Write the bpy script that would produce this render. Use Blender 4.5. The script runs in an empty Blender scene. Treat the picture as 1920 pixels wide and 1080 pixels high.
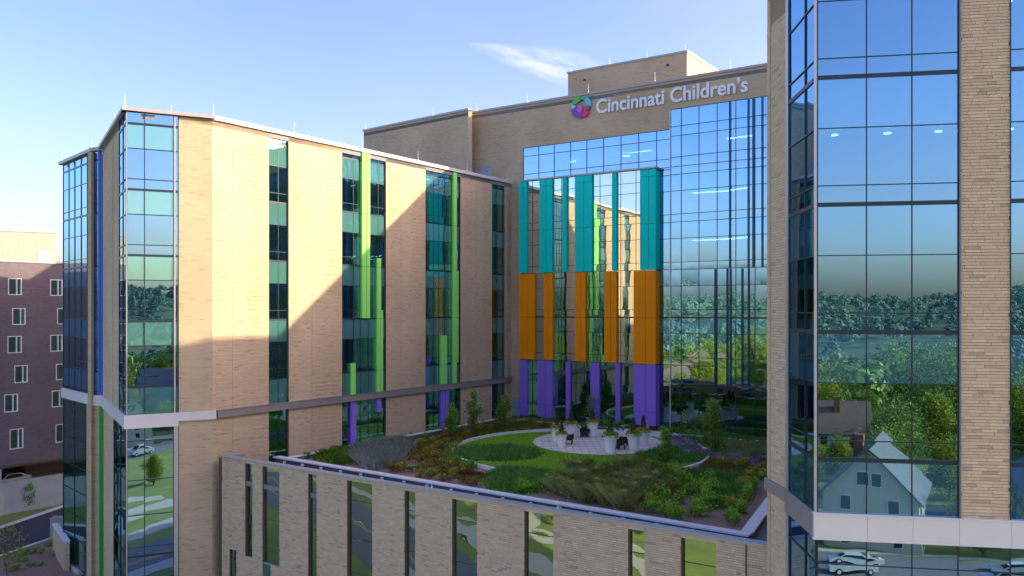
import bpy, math, random
import numpy as np
from mathutils import Vector, Matrix
random.seed(7); rng = np.random.default_rng(7)
R = math.radians
S = bpy.context.scene
COL = S.collection

# ------------------------------------------------------------------ camera, sky, sun, exposure
F, CX, HY, CAMZ = 1560.0, 960.0, 580.0, 23.5          # focal length in photo pixels, horizon row, camera height
cam = bpy.data.cameras.new('camera'); cam_o = bpy.data.objects.new('camera', cam); COL.objects.link(cam_o)
cam_o.location = (0, 0, CAMZ); cam_o.rotation_euler = (R(90), 0, 0)
cam.sensor_width = 36; cam.lens = F * 36 / 1920; cam.shift_y = 40 / 1920; cam.clip_end = 20000; cam.clip_start = .5
S.camera = cam_o
SUN_TH, SUN_EL = -3.0, 21.7                            # sun from the right, low
W = bpy.data.worlds.new("World"); S.world = W; W.use_nodes = True
nt = W.node_tree; N = nt.nodes; L = nt.links
sky = N.new('ShaderNodeTexSky'); sky.sky_type = 'NISHITA'; sky.sun_disc = False
sky.sun_elevation = R(SUN_EL); sky.sun_rotation = R(90 - SUN_TH)
sky.air_density = 1.0; sky.dust_density = 3.4; sky.ozone_density = 2.5; sky.altitude = 200
# thin cirrus painted by direction on the sky itself
tc = N.new('ShaderNodeTexCoord')
sep = N.new('ShaderNodeSeparateXYZ'); L.new(tc.outputs['Generated'], sep.inputs[0])
def wmath(op, a, b=None, c=None):
    m = N.new('ShaderNodeMath'); m.operation = op
    for i, v in enumerate((a, b, c)):
        if v is None: continue
        if isinstance(v, (int, float)): m.inputs[i].default_value = v
        else: L.new(v, m.inputs[i])
    return m.outputs[0]
az = wmath('ARCTAN2', sep.outputs[0], sep.outputs[1])
el = wmath('ARCSINE', sep.outputs[2])
# streak axis: from upper left to lower right; centre azimuth/elevation
da = wmath('SUBTRACT', az, 0.032); de = wmath('SUBTRACT', el, 0.289)
along = wmath('ADD', wmath('MULTIPLY', da, .97), wmath('MULTIPLY', de, -.22))
across = wmath('ADD', wmath('MULTIPLY', da, .22), wmath('MULTIPLY', de, .97))
comb = N.new('ShaderNodeCombineXYZ')
L.new(wmath('MULTIPLY', along, 9), comb.inputs[0]); L.new(wmath('MULTIPLY', across, 42), comb.inputs[1])
cn = N.new('ShaderNodeTexNoise'); cn.inputs['Scale'].default_value = 1.6; cn.inputs['Detail'].default_value = 7; cn.inputs['Roughness'].default_value = .62
L.new(comb.outputs[0], cn.inputs['Vector'])
ea = wmath('MULTIPLY', along, 10.8); eb = wmath('MULTIPLY', across, 52)
# broader towards the right hand end
eb = wmath('DIVIDE', eb, wmath('MAXIMUM', wmath('ADD', 1.0, wmath('MULTIPLY', along, 7)), .25))
rr = wmath('ADD', wmath('MULTIPLY', ea, ea), wmath('MULTIPLY', eb, eb))
env = wmath('MAXIMUM', wmath('SUBTRACT', 1.0, rr), 0.0)
cl = wmath('MULTIPLY', env, wmath('MAXIMUM', wmath('MULTIPLY', wmath('SUBTRACT', cn.outputs[0], .36), 2.6), 0.0))
cl = wmath('MINIMUM', cl, .62)
# very faint high haze everywhere
hz = N.new('ShaderNodeTexNoise'); hz.inputs['Scale'].default_value = 2.2; hz.inputs['Detail'].default_value = 5
mp = N.new('ShaderNodeMapping'); mp.inputs['Scale'].default_value = (1, 1, 3.5); L.new(tc.outputs['Generated'], mp.inputs[0]); L.new(mp.outputs[0], hz.inputs['Vector'])
cl2 = wmath('MAXIMUM', cl, wmath('MULTIPLY', wmath('MAXIMUM', wmath('SUBTRACT', hz.outputs[0], .5), 0), .35))
hs = N.new('ShaderNodeHueSaturation'); hs.inputs['Hue'].default_value = .512; hs.inputs['Saturation'].default_value = 1.15; hs.inputs['Value'].default_value = 1.0
gm = N.new('ShaderNodeGamma'); gm.inputs[1].default_value = 1.02; L.new(sky.outputs[0], gm.inputs[0]); L.new(gm.outputs[0], hs.inputs['Color'])
wt = N.new('ShaderNodeMix'); wt.data_type = 'RGBA'; wt.blend_type = 'MULTIPLY'; wt.inputs[0].default_value = 1; wt.inputs[7].default_value = (.67, .565, .575, 1); L.new(hs.outputs[0], wt.inputs[6])
mx = N.new('ShaderNodeMix'); mx.data_type = 'RGBA'
L.new(cl2, mx.inputs[0]); L.new(wt.outputs[2], mx.inputs[6]); mx.inputs[7].default_value = (1.75, 1.75, 1.85, 1)
bg = N['Background']; L.new(mx.outputs[2], bg.inputs[0]); bg.inputs[1].default_value = 0.15
sd = bpy.data.lights.new('sun', 'SUN'); sd.energy = 2.0; sd.angle = R(.5); sd.color = (1, .83, .56)
so = bpy.data.objects.new('sun', sd); COL.objects.link(so)
sv = Vector((math.cos(R(SUN_EL)) * math.cos(R(SUN_TH)), math.cos(R(SUN_EL)) * math.sin(R(SUN_TH)), math.sin(R(SUN_EL))))
so.rotation_euler = sv.to_track_quat('Z', 'Y').to_euler(); so.location = (80, 0, 90)
S.view_settings.view_transform = 'Standard'; S.view_settings.look = 'None'; S.view_settings.gamma = 1
S.view_settings.use_curve_mapping = False; S.view_settings.exposure = 2.2
S.render.engine = 'CYCLES'
try:
    S.cycles.max_bounces = 7; S.cycles.glossy_bounces = 4; S.cycles.transparent_max_bounces = 12; S.cycles.diffuse_bounces = 5
    S.cycles.transmission_bounces = 2; S.cycles.caustics_reflective = True; S.cycles.caustics_refractive = False; S.cycles.sample_clamp_indirect = 3
except Exception: pass

# ------------------------------------------------------------------ materials
def mat(name, col=(.5, .5, .5), rough=.6, metal=0, noise=.12, nscale=1.5, bump=0, bscale=20, spec=.5, coord='Object'):
    m = bpy.data.materials.new(name); m.use_nodes = True
    t = m.node_tree; b = t.nodes['Principled BSDF']
    b.inputs['Roughness'].default_value = rough; b.inputs['Metallic'].default_value = metal
    b.inputs['Specular IOR Level'].default_value = spec
    co = t.nodes.new('ShaderNodeTexCoord')
    n = t.nodes.new('ShaderNodeTexNoise'); n.inputs['Scale'].default_value = nscale; n.inputs['Detail'].default_value = 6
    t.links.new(co.outputs[coord], n.inputs['Vector'])
    x = t.nodes.new('ShaderNodeMix'); x.data_type = 'RGBA'
    x.inputs[6].default_value = (*[c * (1 - noise) for c in col], 1); x.inputs[7].default_value = (*[min(1, c * (1 + noise)) for c in col], 1)
    t.links.new(n.outputs[0], x.inputs[0]); t.links.new(x.outputs[2], b.inputs['Base Color'])
    if bump:
        n2 = t.nodes.new('ShaderNodeTexNoise'); n2.inputs['Scale'].default_value = bscale; n2.inputs['Detail'].default_value = 4
        t.links.new(co.outputs[coord], n2.inputs['Vector'])
        bp = t.nodes.new('ShaderNodeBump'); bp.inputs['Strength'].default_value = bump; bp.inputs['Distance'].default_value = .02
        t.links.new(n2.outputs[0], bp.inputs['Height']); t.links.new(bp.outputs[0], b.inputs['Normal'])
    return m

def brick_mat(name, c1, c2, cm, bw=.46, rh=.11, dark=(.2, .16, .13), dk=.5):
    """long thin bricks, running in metres on the UV map; single darker bricks scattered about, also standing in for shadow dashes of recessed courses"""
    m = bpy.data.materials.new(name); m.use_nodes = True; t = m.node_tree; b = t.nodes['Principled BSDF']
    b.inputs['Roughness'].default_value = .88; b.inputs['Specular IOR Level'].default_value = .2
    uv = t.nodes.new('ShaderNodeUVMap'); uv.uv_map = 'UVMap'
    def bt(a, c, mo, bias, w):
        k = t.nodes.new('ShaderNodeTexBrick'); k.inputs['Scale'].default_value = 1; k.inputs['Brick Width'].default_value = w
        k.inputs['Row Height'].default_value = rh; k.inputs['Mortar Size'].default_value = .010; k.inputs['Mortar Smooth'].default_value = .3
        k.inputs['Bias'].default_value = bias; k.inputs['Color1'].default_value = (*a, 1); k.inputs['Color2'].default_value = (*c, 1)
        k.inputs['Mortar'].default_value = (*mo, 1); k.offset = .37; k.offset_frequency = 2; k.squash = 1
        t.links.new(uv.outputs[0], k.inputs['Vector']); return k
    k = bt(c1, c2, cm, 0.0, bw)
    k2 = bt((0, 0, 0), (1, 1, 1), (0, 0, 0), -.1, bw * 1.0)      # random value per brick
    rp = t.nodes.new('ShaderNodeMapRange'); rp.inputs[1].default_value = .80; rp.inputs[2].default_value = .95; rp.inputs[3].default_value = 0; rp.inputs[4].default_value = dk
    t.links.new(k2.outputs['Color'], rp.inputs[0])
    # large mottling, streaky along the courses; shadows of recessed courses put into the colour
    mpn = t.nodes.new('ShaderNodeMapping'); mpn.inputs['Scale'].default_value = (.45, 3.4, 1); t.links.new(uv.outputs[0], mpn.inputs[0])
    n = t.nodes.new('ShaderNodeTexNoise'); n.inputs['Scale'].default_value = 1; n.inputs['Detail'].default_value = 6; n.inputs['Roughness'].default_value = .7
    t.links.new(mpn.outputs[0], n.inputs['Vector'])
    ns = t.nodes.new('ShaderNodeMapRange'); ns.inputs[1].default_value = .53; ns.inputs[2].default_value = .68; ns.inputs[3].default_value = 0; ns.inputs[4].default_value = .55
    t.links.new(n.outputs[0], ns.inputs[0])
    x = t.nodes.new('ShaderNodeMix'); x.data_type = 'RGBA'; t.links.new(rp.outputs[0], x.inputs[0]); t.links.new(k.outputs['Color'], x.inputs[6]); x.inputs[7].default_value = (*dark, 1)
    y = t.nodes.new('ShaderNodeMix'); y.data_type = 'RGBA'; t.links.new(ns.outputs[0], y.inputs[0]); t.links.new(x.outputs[2], y.inputs[6])
    y.inputs[7].default_value = (*[.55 * a + .45 * d for a, d in zip(c1, dark)], 1)
    n3 = t.nodes.new('ShaderNodeTexNoise'); n3.inputs['Scale'].default_value = .16; n3.inputs['Detail'].default_value = 3; t.links.new(uv.outputs[0], n3.inputs['Vector'])
    hv = t.nodes.new('ShaderNodeHueSaturation'); mr = t.nodes.new('ShaderNodeMapRange'); mr.inputs[1].default_value = .3; mr.inputs[2].default_value = .7; mr.inputs[3].default_value = .9; mr.inputs[4].default_value = 1.1
    t.links.new(n3.outputs[0], mr.inputs[0]); t.links.new(mr.outputs[0], hv.inputs['Value']); t.links.new(y.outputs[2], hv.inputs['Color'])
    t.links.new(hv.outputs[0], b.inputs['Base Color'])
    bp = t.nodes.new('ShaderNodeBump'); bp.inputs['Strength'].default_value = .7; bp.inputs['Distance'].default_value = .012; bp.invert = True
    t.links.new(k.outputs['Fac'], bp.inputs['Height']); t.links.new(bp.outputs[0], b.inputs['Normal'])
    return m

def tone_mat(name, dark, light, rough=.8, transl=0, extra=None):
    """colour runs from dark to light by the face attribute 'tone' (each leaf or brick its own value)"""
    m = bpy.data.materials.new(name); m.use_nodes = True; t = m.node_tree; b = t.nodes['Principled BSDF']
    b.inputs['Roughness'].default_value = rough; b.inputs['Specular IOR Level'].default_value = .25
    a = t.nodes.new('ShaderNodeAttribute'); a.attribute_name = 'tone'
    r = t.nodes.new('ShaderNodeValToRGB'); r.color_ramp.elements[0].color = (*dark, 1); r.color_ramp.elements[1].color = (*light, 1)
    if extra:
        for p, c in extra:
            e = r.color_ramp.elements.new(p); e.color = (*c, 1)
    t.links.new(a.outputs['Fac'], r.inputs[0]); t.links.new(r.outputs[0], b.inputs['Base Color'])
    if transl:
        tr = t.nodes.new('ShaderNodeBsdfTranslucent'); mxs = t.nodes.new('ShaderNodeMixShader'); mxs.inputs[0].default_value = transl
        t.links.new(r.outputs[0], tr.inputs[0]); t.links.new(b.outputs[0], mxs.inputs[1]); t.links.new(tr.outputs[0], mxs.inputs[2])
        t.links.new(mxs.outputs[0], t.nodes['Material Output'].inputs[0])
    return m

def glass_mat(name, under, refl, f0, opaque=False, wav=.012):
    """coated facade glass: mirror coat over either a see-through tint or an opaque back-painted sheet"""
    m = bpy.data.materials.new(name); m.use_nodes = True; t = m.node_tree; t.nodes.remove(t.nodes['Principled BSDF'])
    out = t.nodes['Material Output']
    g = t.nodes.new('ShaderNodeBsdfGlossy'); g.inputs['Roughness'].default_value = .0; g.inputs['Color'].default_value = (*refl, 1)
    co = t.nodes.new('ShaderNodeTexCoord'); oi = t.nodes.new('ShaderNodeObjectInfo')
    ad = t.nodes.new('ShaderNodeVectorMath'); ad.operation = 'ADD'
    ml = t.nodes.new('ShaderNodeMath'); ml.operation = 'MULTIPLY'; ml.inputs[1].default_value = 57
    t.links.new(oi.outputs['Random'], ml.inputs[0]); t.links.new(co.outputs['Object'], ad.inputs[0]); t.links.new(ml.outputs[0], ad.inputs[1])
    n = t.nodes.new('ShaderNodeTexNoise'); n.inputs['Scale'].default_value = .55; n.inputs['Detail'].default_value = 1.2
    t.links.new(ad.outputs[0], n.inputs['Vector'])
    bp = t.nodes.new('ShaderNodeBump'); bp.inputs['Strength'].default_value = 1; bp.inputs['Distance'].default_value = wav
    t.links.new(n.outputs[0], bp.inputs['Height']); t.links.new(bp.outputs[0], g.inputs['Normal'])
    if opaque:
        u = t.nodes.new('ShaderNodeBsdfDiffuse'); u.inputs[0].default_value = (*under, 1)
    else:
        u = t.nodes.new('ShaderNodeBsdfTransparent'); u.inputs[0].default_value = (*under, 1)
    lw = t.nodes.new('ShaderNodeLayerWeight'); lw.inputs[0].default_value = .5
    p = t.nodes.new('ShaderNodeMath'); p.operation = 'POWER'; p.inputs[1].default_value = 3; t.links.new(lw.outputs['Facing'], p.inputs[0])
    q = t.nodes.new('ShaderNodeMath'); q.operation = 'MULTIPLY_ADD'; q.inputs[1].default_value = 1 - f0; q.inputs[2].default_value = f0; t.links.new(p.outputs[0], q.inputs[0])
    ms = t.nodes.new('ShaderNodeMixShader'); t.links.new(q.outputs[0], ms.inputs[0]); t.links.new(u.outputs[0], ms.inputs[1]); t.links.new(g.outputs[0], ms.inputs[2])
    t.links.new(ms.outputs[0], out.inputs[0])
    return m

def emis(name, col, s):
    m = bpy.data.materials.new(name); m.use_nodes = True; t = m.node_tree; b = t.nodes['Principled BSDF']
    b.inputs['Emission Color'].default_value = (*col, 1); b.inputs['Emission Strength'].default_value = s
    return m

M = {}
TAN1, TAN2, TANM, TAND = (.64, .475, .305), (.57, .425, .275), (.50, .38, .255), (.35, .265, .19)
M['brick'] = brick_mat('tan_brick', TAN1, TAN2, TANM, dark=TAND, dk=.85)
M['brick_geo'] = tone_mat('tan_brick_single', (.44, .34, .26), (.70, .53, .355), .85, extra=[(.2, (.49, .375, .28)), (.32, (.59, .44, .295)), (.8, (.64, .48, .32))])
M['mortar'] = mat('mortar', (.30, .21, .14), .95, noise=.1, nscale=8)
M['purple_brick'] = brick_mat('purple_brown_brick', (.20, .155, .18), (.16, .125, .15), (.14, .115, .135), .4, .1, (.14, .09, .09), .4)
M['coping_pale_sunlit'] = mat('pale_sunlit_metal_coping', (.62, .60, .58), .45, noise=.05)  # paler copy of the coping; sunlight on wall tops put into the colour
M['coping_grey'] = mat('grey_metal_coping', (.40, .37, .37), .4, noise=.07, metal=.1)
M['band_grey'] = mat('grey_metal_band', (.26, .23, .22), .5, noise=.08)
M['band_white'] = mat('pale_metal_band', (.70, .66, .64), .4, noise=.05)
M['mullion'] = mat('dark_mullion', (.03, .045, .06), .35, noise=.1, metal=.4)
M['mullion_light'] = mat('silver_mullion', (.5, .5, .52), .35, noise=.05, metal=.5)
M['jamb'] = mat('bronze_jamb', (.10, .07, .05), .5)
M['vision'] = glass_mat('vision_glass', (.22, .42, .44), (.40, .68, .92), .60, wav=.005)
M['vision_tower'] = glass_mat('tower_vision_glass', (.22, .42, .44), (.37, .66, .88), .60, wav=.0018)
M['spandrel_tower'] = glass_mat('tower_spandrel_glass', (.05, .16, .24), (.35, .64, .88), .62, True, wav=.0018)
M['vision_clear'] = glass_mat('clear_vision_glass', (.30, .52, .52), (.55, .85, .92), .30)
M['vision_green'] = glass_mat('green_vision_glass', (.30, .56, .52), (.50, .84, .84), .46, wav=.006)
M['vision_podium'] = glass_mat('podium_glass', (.03, .22, .30), (.62, .80, .66), .55, wav=.016)
M['spandrel'] = glass_mat('spandrel_glass', (.085, .24, .215), (.50, .84, .88), .40, True)
M['spandrel_back'] = glass_mat('blue_spandrel_glass', (.04, .18, .30), (.38, .70, .98), .58, True, wav=.006)
M['dark_glass'] = glass_mat('dark_glass', (.03, .09, .10), (.6, .8, .8), .28, True)
M['teal'] = mat('teal_panel', (.004, .72, .60), .6, noise=.04, spec=.15)
M['orange'] = mat('orange_panel', (1.0, .31, .002), .6, noise=.04, spec=.15)
M['purple'] = mat('purple_panel', (.31, .17, .70), .6, noise=.04, spec=.15)
M['green'] = mat('lime_panel', (.30, .80, .17), .6, noise=.04, spec=.15)
M['green_dark'] = mat('deep_green_panel', (.02, .36, .05), .4, noise=.04)
M['blue'] = mat('blue_panel', (.01, .13, .62), .35, noise=.04)
M['interior'] = mat('interior_partition', (.16, .26, .27), .9, noise=.25, nscale=.35)
M['ceiling'] = mat('interior_ceiling', (.45, .48, .47), .9)
M['slab'] = mat('interior_floor', (.28, .27, .25), .8)
M['curtain'] = mat('window_curtain', (.42, .50, .42), .9, noise=.15, nscale=6)
M['lamp'] = emis('lit_ceiling_lamp', (1, .85, .72), 12)
M['white'] = mat('white_paint', (.78, .78, .76), .5, noise=.04)
M['pot'] = mat('white_glazed_planter', (.88, .86, .83), .35, noise=.03)
M['letter'] = mat('white_letter_acrylic', (.86, .85, .87), .4, noise=.02)
M['letter_side'] = mat('grey_letter_return', (.35, .34, .36), .5)
M['wicker'] = mat('dark_brown_wicker', (.035, .026, .022), .6, noise=.4, nscale=40, bump=.6, bscale=60)
M['soil'] = mat('soil', (.05, .033, .022), .95, noise=.3, nscale=6)
M['mulch'] = mat('mulch', (.30, .18, .13), .95, noise=.45, nscale=3.5, bump=1, bscale=14)
M['paver'] = mat('pale_pavers', (.80, .69, .60), .85, noise=.16, nscale=9)
M['concrete'] = mat('concrete', (.42, .42, .42), .85, noise=.22, nscale=.7, bump=.2, bscale=8)
M['kerb'] = mat('pale_stone_kerb', (.74, .71, .70), .7, noise=.08, nscale=3)
M['roofing'] = mat('grey_roof_membrane', (.23, .23, .245), .9, noise=.12, nscale=2)
M['grate'] = mat('dark_slate_cladding', (.085, .095, .12), .6, noise=.2, nscale=5)
M['asphalt'] = mat('asphalt', (.052, .056, .066), .9, noise=.2, nscale=.8, bump=.2, bscale=30)
M['road_far'] = mat('street_asphalt', (.16, .165, .17), .9, noise=.12, nscale=.5)
M['path'] = mat('concrete_path', (.50, .45, .37), .9, noise=.1, nscale=.6)
M['yellow_line'] = mat('yellow_road_paint', (.75, .40, .04), .7)
M['grass_ground'] = mat('lawn_ground', (.19, .24, .05), .95, noise=.5, nscale=.25, bump=.6, bscale=3)
M['garden_grass'] = mat('garden_turf', (.17, .32, .03), .95, noise=.25, nscale=1.4)
M['bark'] = mat('bark', (.14, .11, .085), .9, noise=.3, nscale=9)
M['rod'] = mat('bright_metal_rod', (.75, .75, .75), .3, noise=.02)
M['tower_metal'] = mat('anodised_corner_trim', (.20, .19, .21), .4, noise=.05, metal=.4)
M['panel_pale'] = mat('pale_metal_cladding', (.56, .44, .34), .6, noise=.05)
M['car_paint'] = mat('white_car_paint', (.62, .63, .65), .25, noise=.02)
M['tyre'] = mat('tyre', (.02, .02, .02), .8)
M['car_glass'] = mat('car_window', (.02, .025, .03), .08)
M['tail'] = mat('tail_lamp', (.4, .01, .01), .3)
M['blade'] = tone_mat('turf_blades', (0.173, 0.370, 0.014), (0.489, 0.727, 0.046), .8, .2)
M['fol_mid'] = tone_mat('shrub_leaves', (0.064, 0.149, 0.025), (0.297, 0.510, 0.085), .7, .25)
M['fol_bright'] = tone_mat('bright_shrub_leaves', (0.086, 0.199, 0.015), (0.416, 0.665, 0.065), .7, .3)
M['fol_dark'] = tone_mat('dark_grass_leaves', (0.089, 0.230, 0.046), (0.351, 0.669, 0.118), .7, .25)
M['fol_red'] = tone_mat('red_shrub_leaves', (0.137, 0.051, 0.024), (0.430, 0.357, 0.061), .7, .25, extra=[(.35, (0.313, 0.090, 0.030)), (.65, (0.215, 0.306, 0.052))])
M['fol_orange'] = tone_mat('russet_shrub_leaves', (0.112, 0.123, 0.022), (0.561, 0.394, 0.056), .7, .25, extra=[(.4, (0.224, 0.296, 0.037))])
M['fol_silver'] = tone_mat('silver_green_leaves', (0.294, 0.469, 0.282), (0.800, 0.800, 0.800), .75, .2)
M['fol_feather'] = tone_mat('feathery_grass', (0.221, 0.346, 0.109), (0.800, 0.800, 0.381), .75, .25, extra=[(.5, (0.643, 0.724, 0.191))])
M['fol_pale'] = tone_mat('pale_mound_grass', (0.220, 0.303, 0.092), (0.660, 0.743, 0.315), .75, .25)
M['fol_purple'] = tone_mat('purple_flowers', (0.276, 0.110, 0.276), (0.800, 0.580, 0.800), .75, .2, extra=[(.35, (0.138, 0.193, 0.068))])
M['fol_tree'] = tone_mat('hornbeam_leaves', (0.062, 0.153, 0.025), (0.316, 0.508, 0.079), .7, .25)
M['fol_conifer'] = tone_mat('dark_conifer_leaves', (0.031, 0.068, 0.031), (0.111, 0.187, 0.068), .8, .1)
M['fol_street'] = tone_mat('street_tree_leaves', (.10, .15, .015), (.42, .44, .05), .7, .3)
M['fol_forest'] = tone_mat('wood_leaves', (.05, .12, .03), (.36, .44, .08), .8, .1)
M['fol_far_hazed'] = tone_mat('hazed_far_wood_leaves', (0.114, 0.199, 0.162), (0.209, 0.323, 0.228), .9, 0)  # blue-green cast: distance haze put into the leaf colour
M['house_cream'] = mat('cream_siding', (.62, .54, .38), .8, noise=.06)
M['house_white'] = mat('white_siding', (.70, .70, .68), .8, noise=.05)
M['house_brick'] = mat('red_house_brick', (.30, .11, .06), .9, noise=.25, nscale=3)
M['roof_grey'] = mat('grey_shingles', (.14, .14, .15), .9, noise=.25, nscale=2)
M['roof_brown'] = mat('brown_shingles', (.20, .13, .09), .9, noise=.25, nscale=2)
M['logo_green'] = mat('logo_green', (.16, .50, .05), .4); M['logo_cyan'] = mat('logo_cyan', (.08, .55, .70), .4)
M['logo_sky'] = mat('logo_sky', (.25, .66, .85), .4); M['logo_purple'] = mat('logo_purple', (.22, .05, .36), .4)
M['logo_magenta'] = mat('logo_magenta', (.72, .02, .22), .4); M['logo_pink'] = mat('logo_pink', (.62, .10, .52), .4)
M['logo_crimson'] = mat('logo_crimson', (.50, .02, .14), .4); M['logo_teal'] = mat('logo_teal', (.10, .42, .28), .4)

# ------------------------------------------------------------------ tools
def tag(o, label=None, cat=None, group=None, kind=None):
    if label: o['label'] = label
    if cat: o['category'] = cat
    if group: o['group'] = group
    if kind: o['kind'] = kind
    return o
def thing(name, label, cat, loc=(0, 0, 0), group=None, rz=0, kind=None):
    o = bpy.data.objects.new(name, None); o.empty_display_size = .3; COL.objects.link(o)
    o.location = loc; o.rotation_euler = (0, 0, rz)
    return tag(o, label, cat, group, kind)
def ch_tree(root):
    out = [root]
    for c in root.children: out += ch_tree(c)
    return out
def copy_tree(o, parent=None):
    c = o.copy(); COL.objects.link(c)
    if parent is not None: c.parent = parent
    for ch in list(o.children): copy_tree(ch, c)
    return c
def base(o):                                            # base point of a parent chain (things carry location, parts sit at 0)
    p = Vector((0, 0, 0))
    while o is not None: p += o.location; o = o.parent
    return p

class Fac:
    """a vertical plane through two plan points; u runs in metres along it, h is height above the camera, o is out of the wall"""
    def __init__(s, p0, p1, flip=False):
        s.p = Vector(p0); d = Vector(p1) - s.p; s.len = d.length; s.d = d / s.len
        n = Vector((s.d.y, -s.d.x))
        if (n.dot(-s.p) < 0) != flip: n = -n
        s.n = n; s.left = (s.d.x * n.y - s.d.y * n.x) > 0
        s.rz = math.atan2(s.d.y, s.d.x)
    def u(s, x):
        r = (x - CX) / F
        return (r * s.p.y - s.p.x) / (s.d.x - r * s.d.y)
    def h(s, x, y): return (HY - y) / F * (s.p.y + s.d.y * s.u(x))
    def P(s, u, h, o=0):
        q = s.p + s.d * u + s.n * o
        return Vector((q.x, q.y, CAMZ + h))
    def off(s, o): return Fac(s.p + s.n * o, s.p + s.n * o + s.d * s.len, flip=(s.n.dot(-s.p) < 0))
def at(x, y, h):
    """the plan point where the line of sight through a photo pixel meets height h (relative to the camera)"""
    z = (HY - y) and -h * F / (y - HY)
    return Vector(((x - CX) / F * z, z))

class MB:
    def __init__(s): s.v = []; s.f = []; s.uv = []; s.t = []
    def quad(s, pts, uvs=None, tone=.5):
        i = len(s.v); s.v += [tuple(p) for p in pts]; s.f.append(tuple(range(i, i + len(pts))))
        s.uv.append(uvs or [(p[0], p[1]) for p in pts]); s.t.append(tone)
    def box(s, fac, u0, u1, h0, h1, o0, o1, tone=.5):
        P = fac.P
        a = [P(u0, h0, o0), P(u1, h0, o0), P(u1, h1, o0), P(u0, h1, o0)]; b = [P(u0, h0, o1), P(u1, h0, o1), P(u1, h1, o1), P(u0, h1, o1)]
        # right-handedness: x=d, y=n (left turn) gives cross(d, n)=+z ; face order set accordingly
        fl = fac.left ^ (o1 < o0)
        def add(p, uv):
            if fl: p = p[::-1]; uv = uv[::-1]
            s.quad(p, uv, tone)
        add([b[0], b[1], b[2], b[3]], [(u0, h0), (u1, h0), (u1, h1), (u0, h1)])
        add([a[1], a[0], a[3], a[2]], [(u1, h0), (u0, h0), (u0, h1), (u1, h1)])
        add([a[0], b[0], b[3], a[3]], [(o0, h0), (o1, h0), (o1, h1), (o0, h1)])
        add([b[1], a[1], a[2], b[2]], [(o1, h0), (o0, h0), (o0, h1), (o1, h1)])
        add([b[3], b[2], a[2], a[3]], [(u0, o1), (u1, o1), (u1, o0), (u0, o0)])
        add([a[0], a[1], b[1], b[0]], [(u0, o0), (u1, o0), (u1, o1), (u0, o1)])
    def prism(s, pts, z0, z1):
        """closed plan polygon pushed up between two absolute heights"""
        A = sum(pts[i][0] * pts[(i + 1) % len(pts)][1] - pts[(i + 1) % len(pts)][0] * pts[i][1] for i in range(len(pts)))
        if A < 0: pts = pts[::-1]
        n = len(pts); L = 0
        s.quad([(p[0], p[1], z1) for p in pts]); s.quad([(p[0], p[1], z0) for p in pts[::-1]])
        for i in range(n):
            p, q = pts[i], pts[(i + 1) % n]; l = math.hypot(q[0] - p[0], q[1] - p[1])
            s.quad([(p[0], p[1], z0), (q[0], q[1], z0), (q[0], q[1], z1), (p[0], p[1], z1)], [(L, z0 - CAMZ), (L + l, z0 - CAMZ), (L + l, z1 - CAMZ), (L, z1 - CAMZ)]); L += l
    def tube(s, p, q, r0, r1, n=6):
        p, q = Vector(p), Vector(q); d = (q - p).normalized()
        a = d.orthogonal().normalized(); b = d.cross(a)
        i = len(s.v)
        for c, r in ((p, r0), (q, r1)):
            for k in range(n):
                w = 2 * math.pi * k / n; s.v.append(tuple(c + a * (r * math.cos(w)) + b * (r * math.sin(w))))
        for k in range(n):
            k2 = (k + 1) % n; s.f.append((i + k, i + k2, i + n + k2, i + n + k)); s.uv.append([(0, 0), (1, 0), (1, 1), (0, 1)]); s.t.append(.5)
        s.f.append(tuple(i + n + k for k in range(n))); s.uv.append([(0, 0)] * n); s.t.append(.5)
        s.f.append(tuple(i + k for k in range(n))[::-1]); s.uv.append([(0, 0)] * n); s.t.append(.5)
    def lathe(s, prof, n=20, c=(0, 0, 0)):
        i = len(s.v)
        for r, z in prof:
            for k in range(n):
                w = 2 * math.pi * k / n; s.v.append((c[0] + r * math.cos(w), c[1] + r * math.sin(w), c[2] + z))
        for j in range(len(prof) - 1):
            for k in range(n):
                k2 = (k + 1) % n; s.f.append((i + j * n + k, i + j * n + k2, i + (j + 1) * n + k2, i + (j + 1) * n + k)); s.uv.append([(0, 0), (1, 0), (1, 1), (0, 1)]); s.t.append(.5)
        m = len(prof) - 1
        s.f.append(tuple(i + m * n + k for k in range(n))); s.uv.append([(0, 0)] * n); s.t.append(.5)
        s.f.append(tuple(i + k for k in range(n))[::-1]); s.uv.append([(0, 0)] * n); s.t.append(.5)
    def build(s, name, m, parent=None, smooth=False, kind=None, tones=False):
        b = base(parent) if parent is not None else Vector((0, 0, 0))
        me = bpy.data.meshes.new(name); me.from_pydata([(x - b.x, y - b.y, z - b.z) for x, y, z in s.v], [], s.f)
        uvl = me.uv_layers.new(name='UVMap'); flat = [c for f in s.uv for p in f for c in p]; uvl.data.foreach_set('uv', flat)
        if tones: me.attributes.new('tone', 'FLOAT', 'FACE').data.foreach_set('value', s.t)
        if smooth: me.polygons.foreach_set('use_smooth', [True] * len(s.f))
        me.materials.append(m); me.update()
        o = bpy.data.objects.new(name, me); COL.objects.link(o)
        if parent is not None: o.parent = parent
        if kind: o['kind'] = kind
        return o

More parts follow.
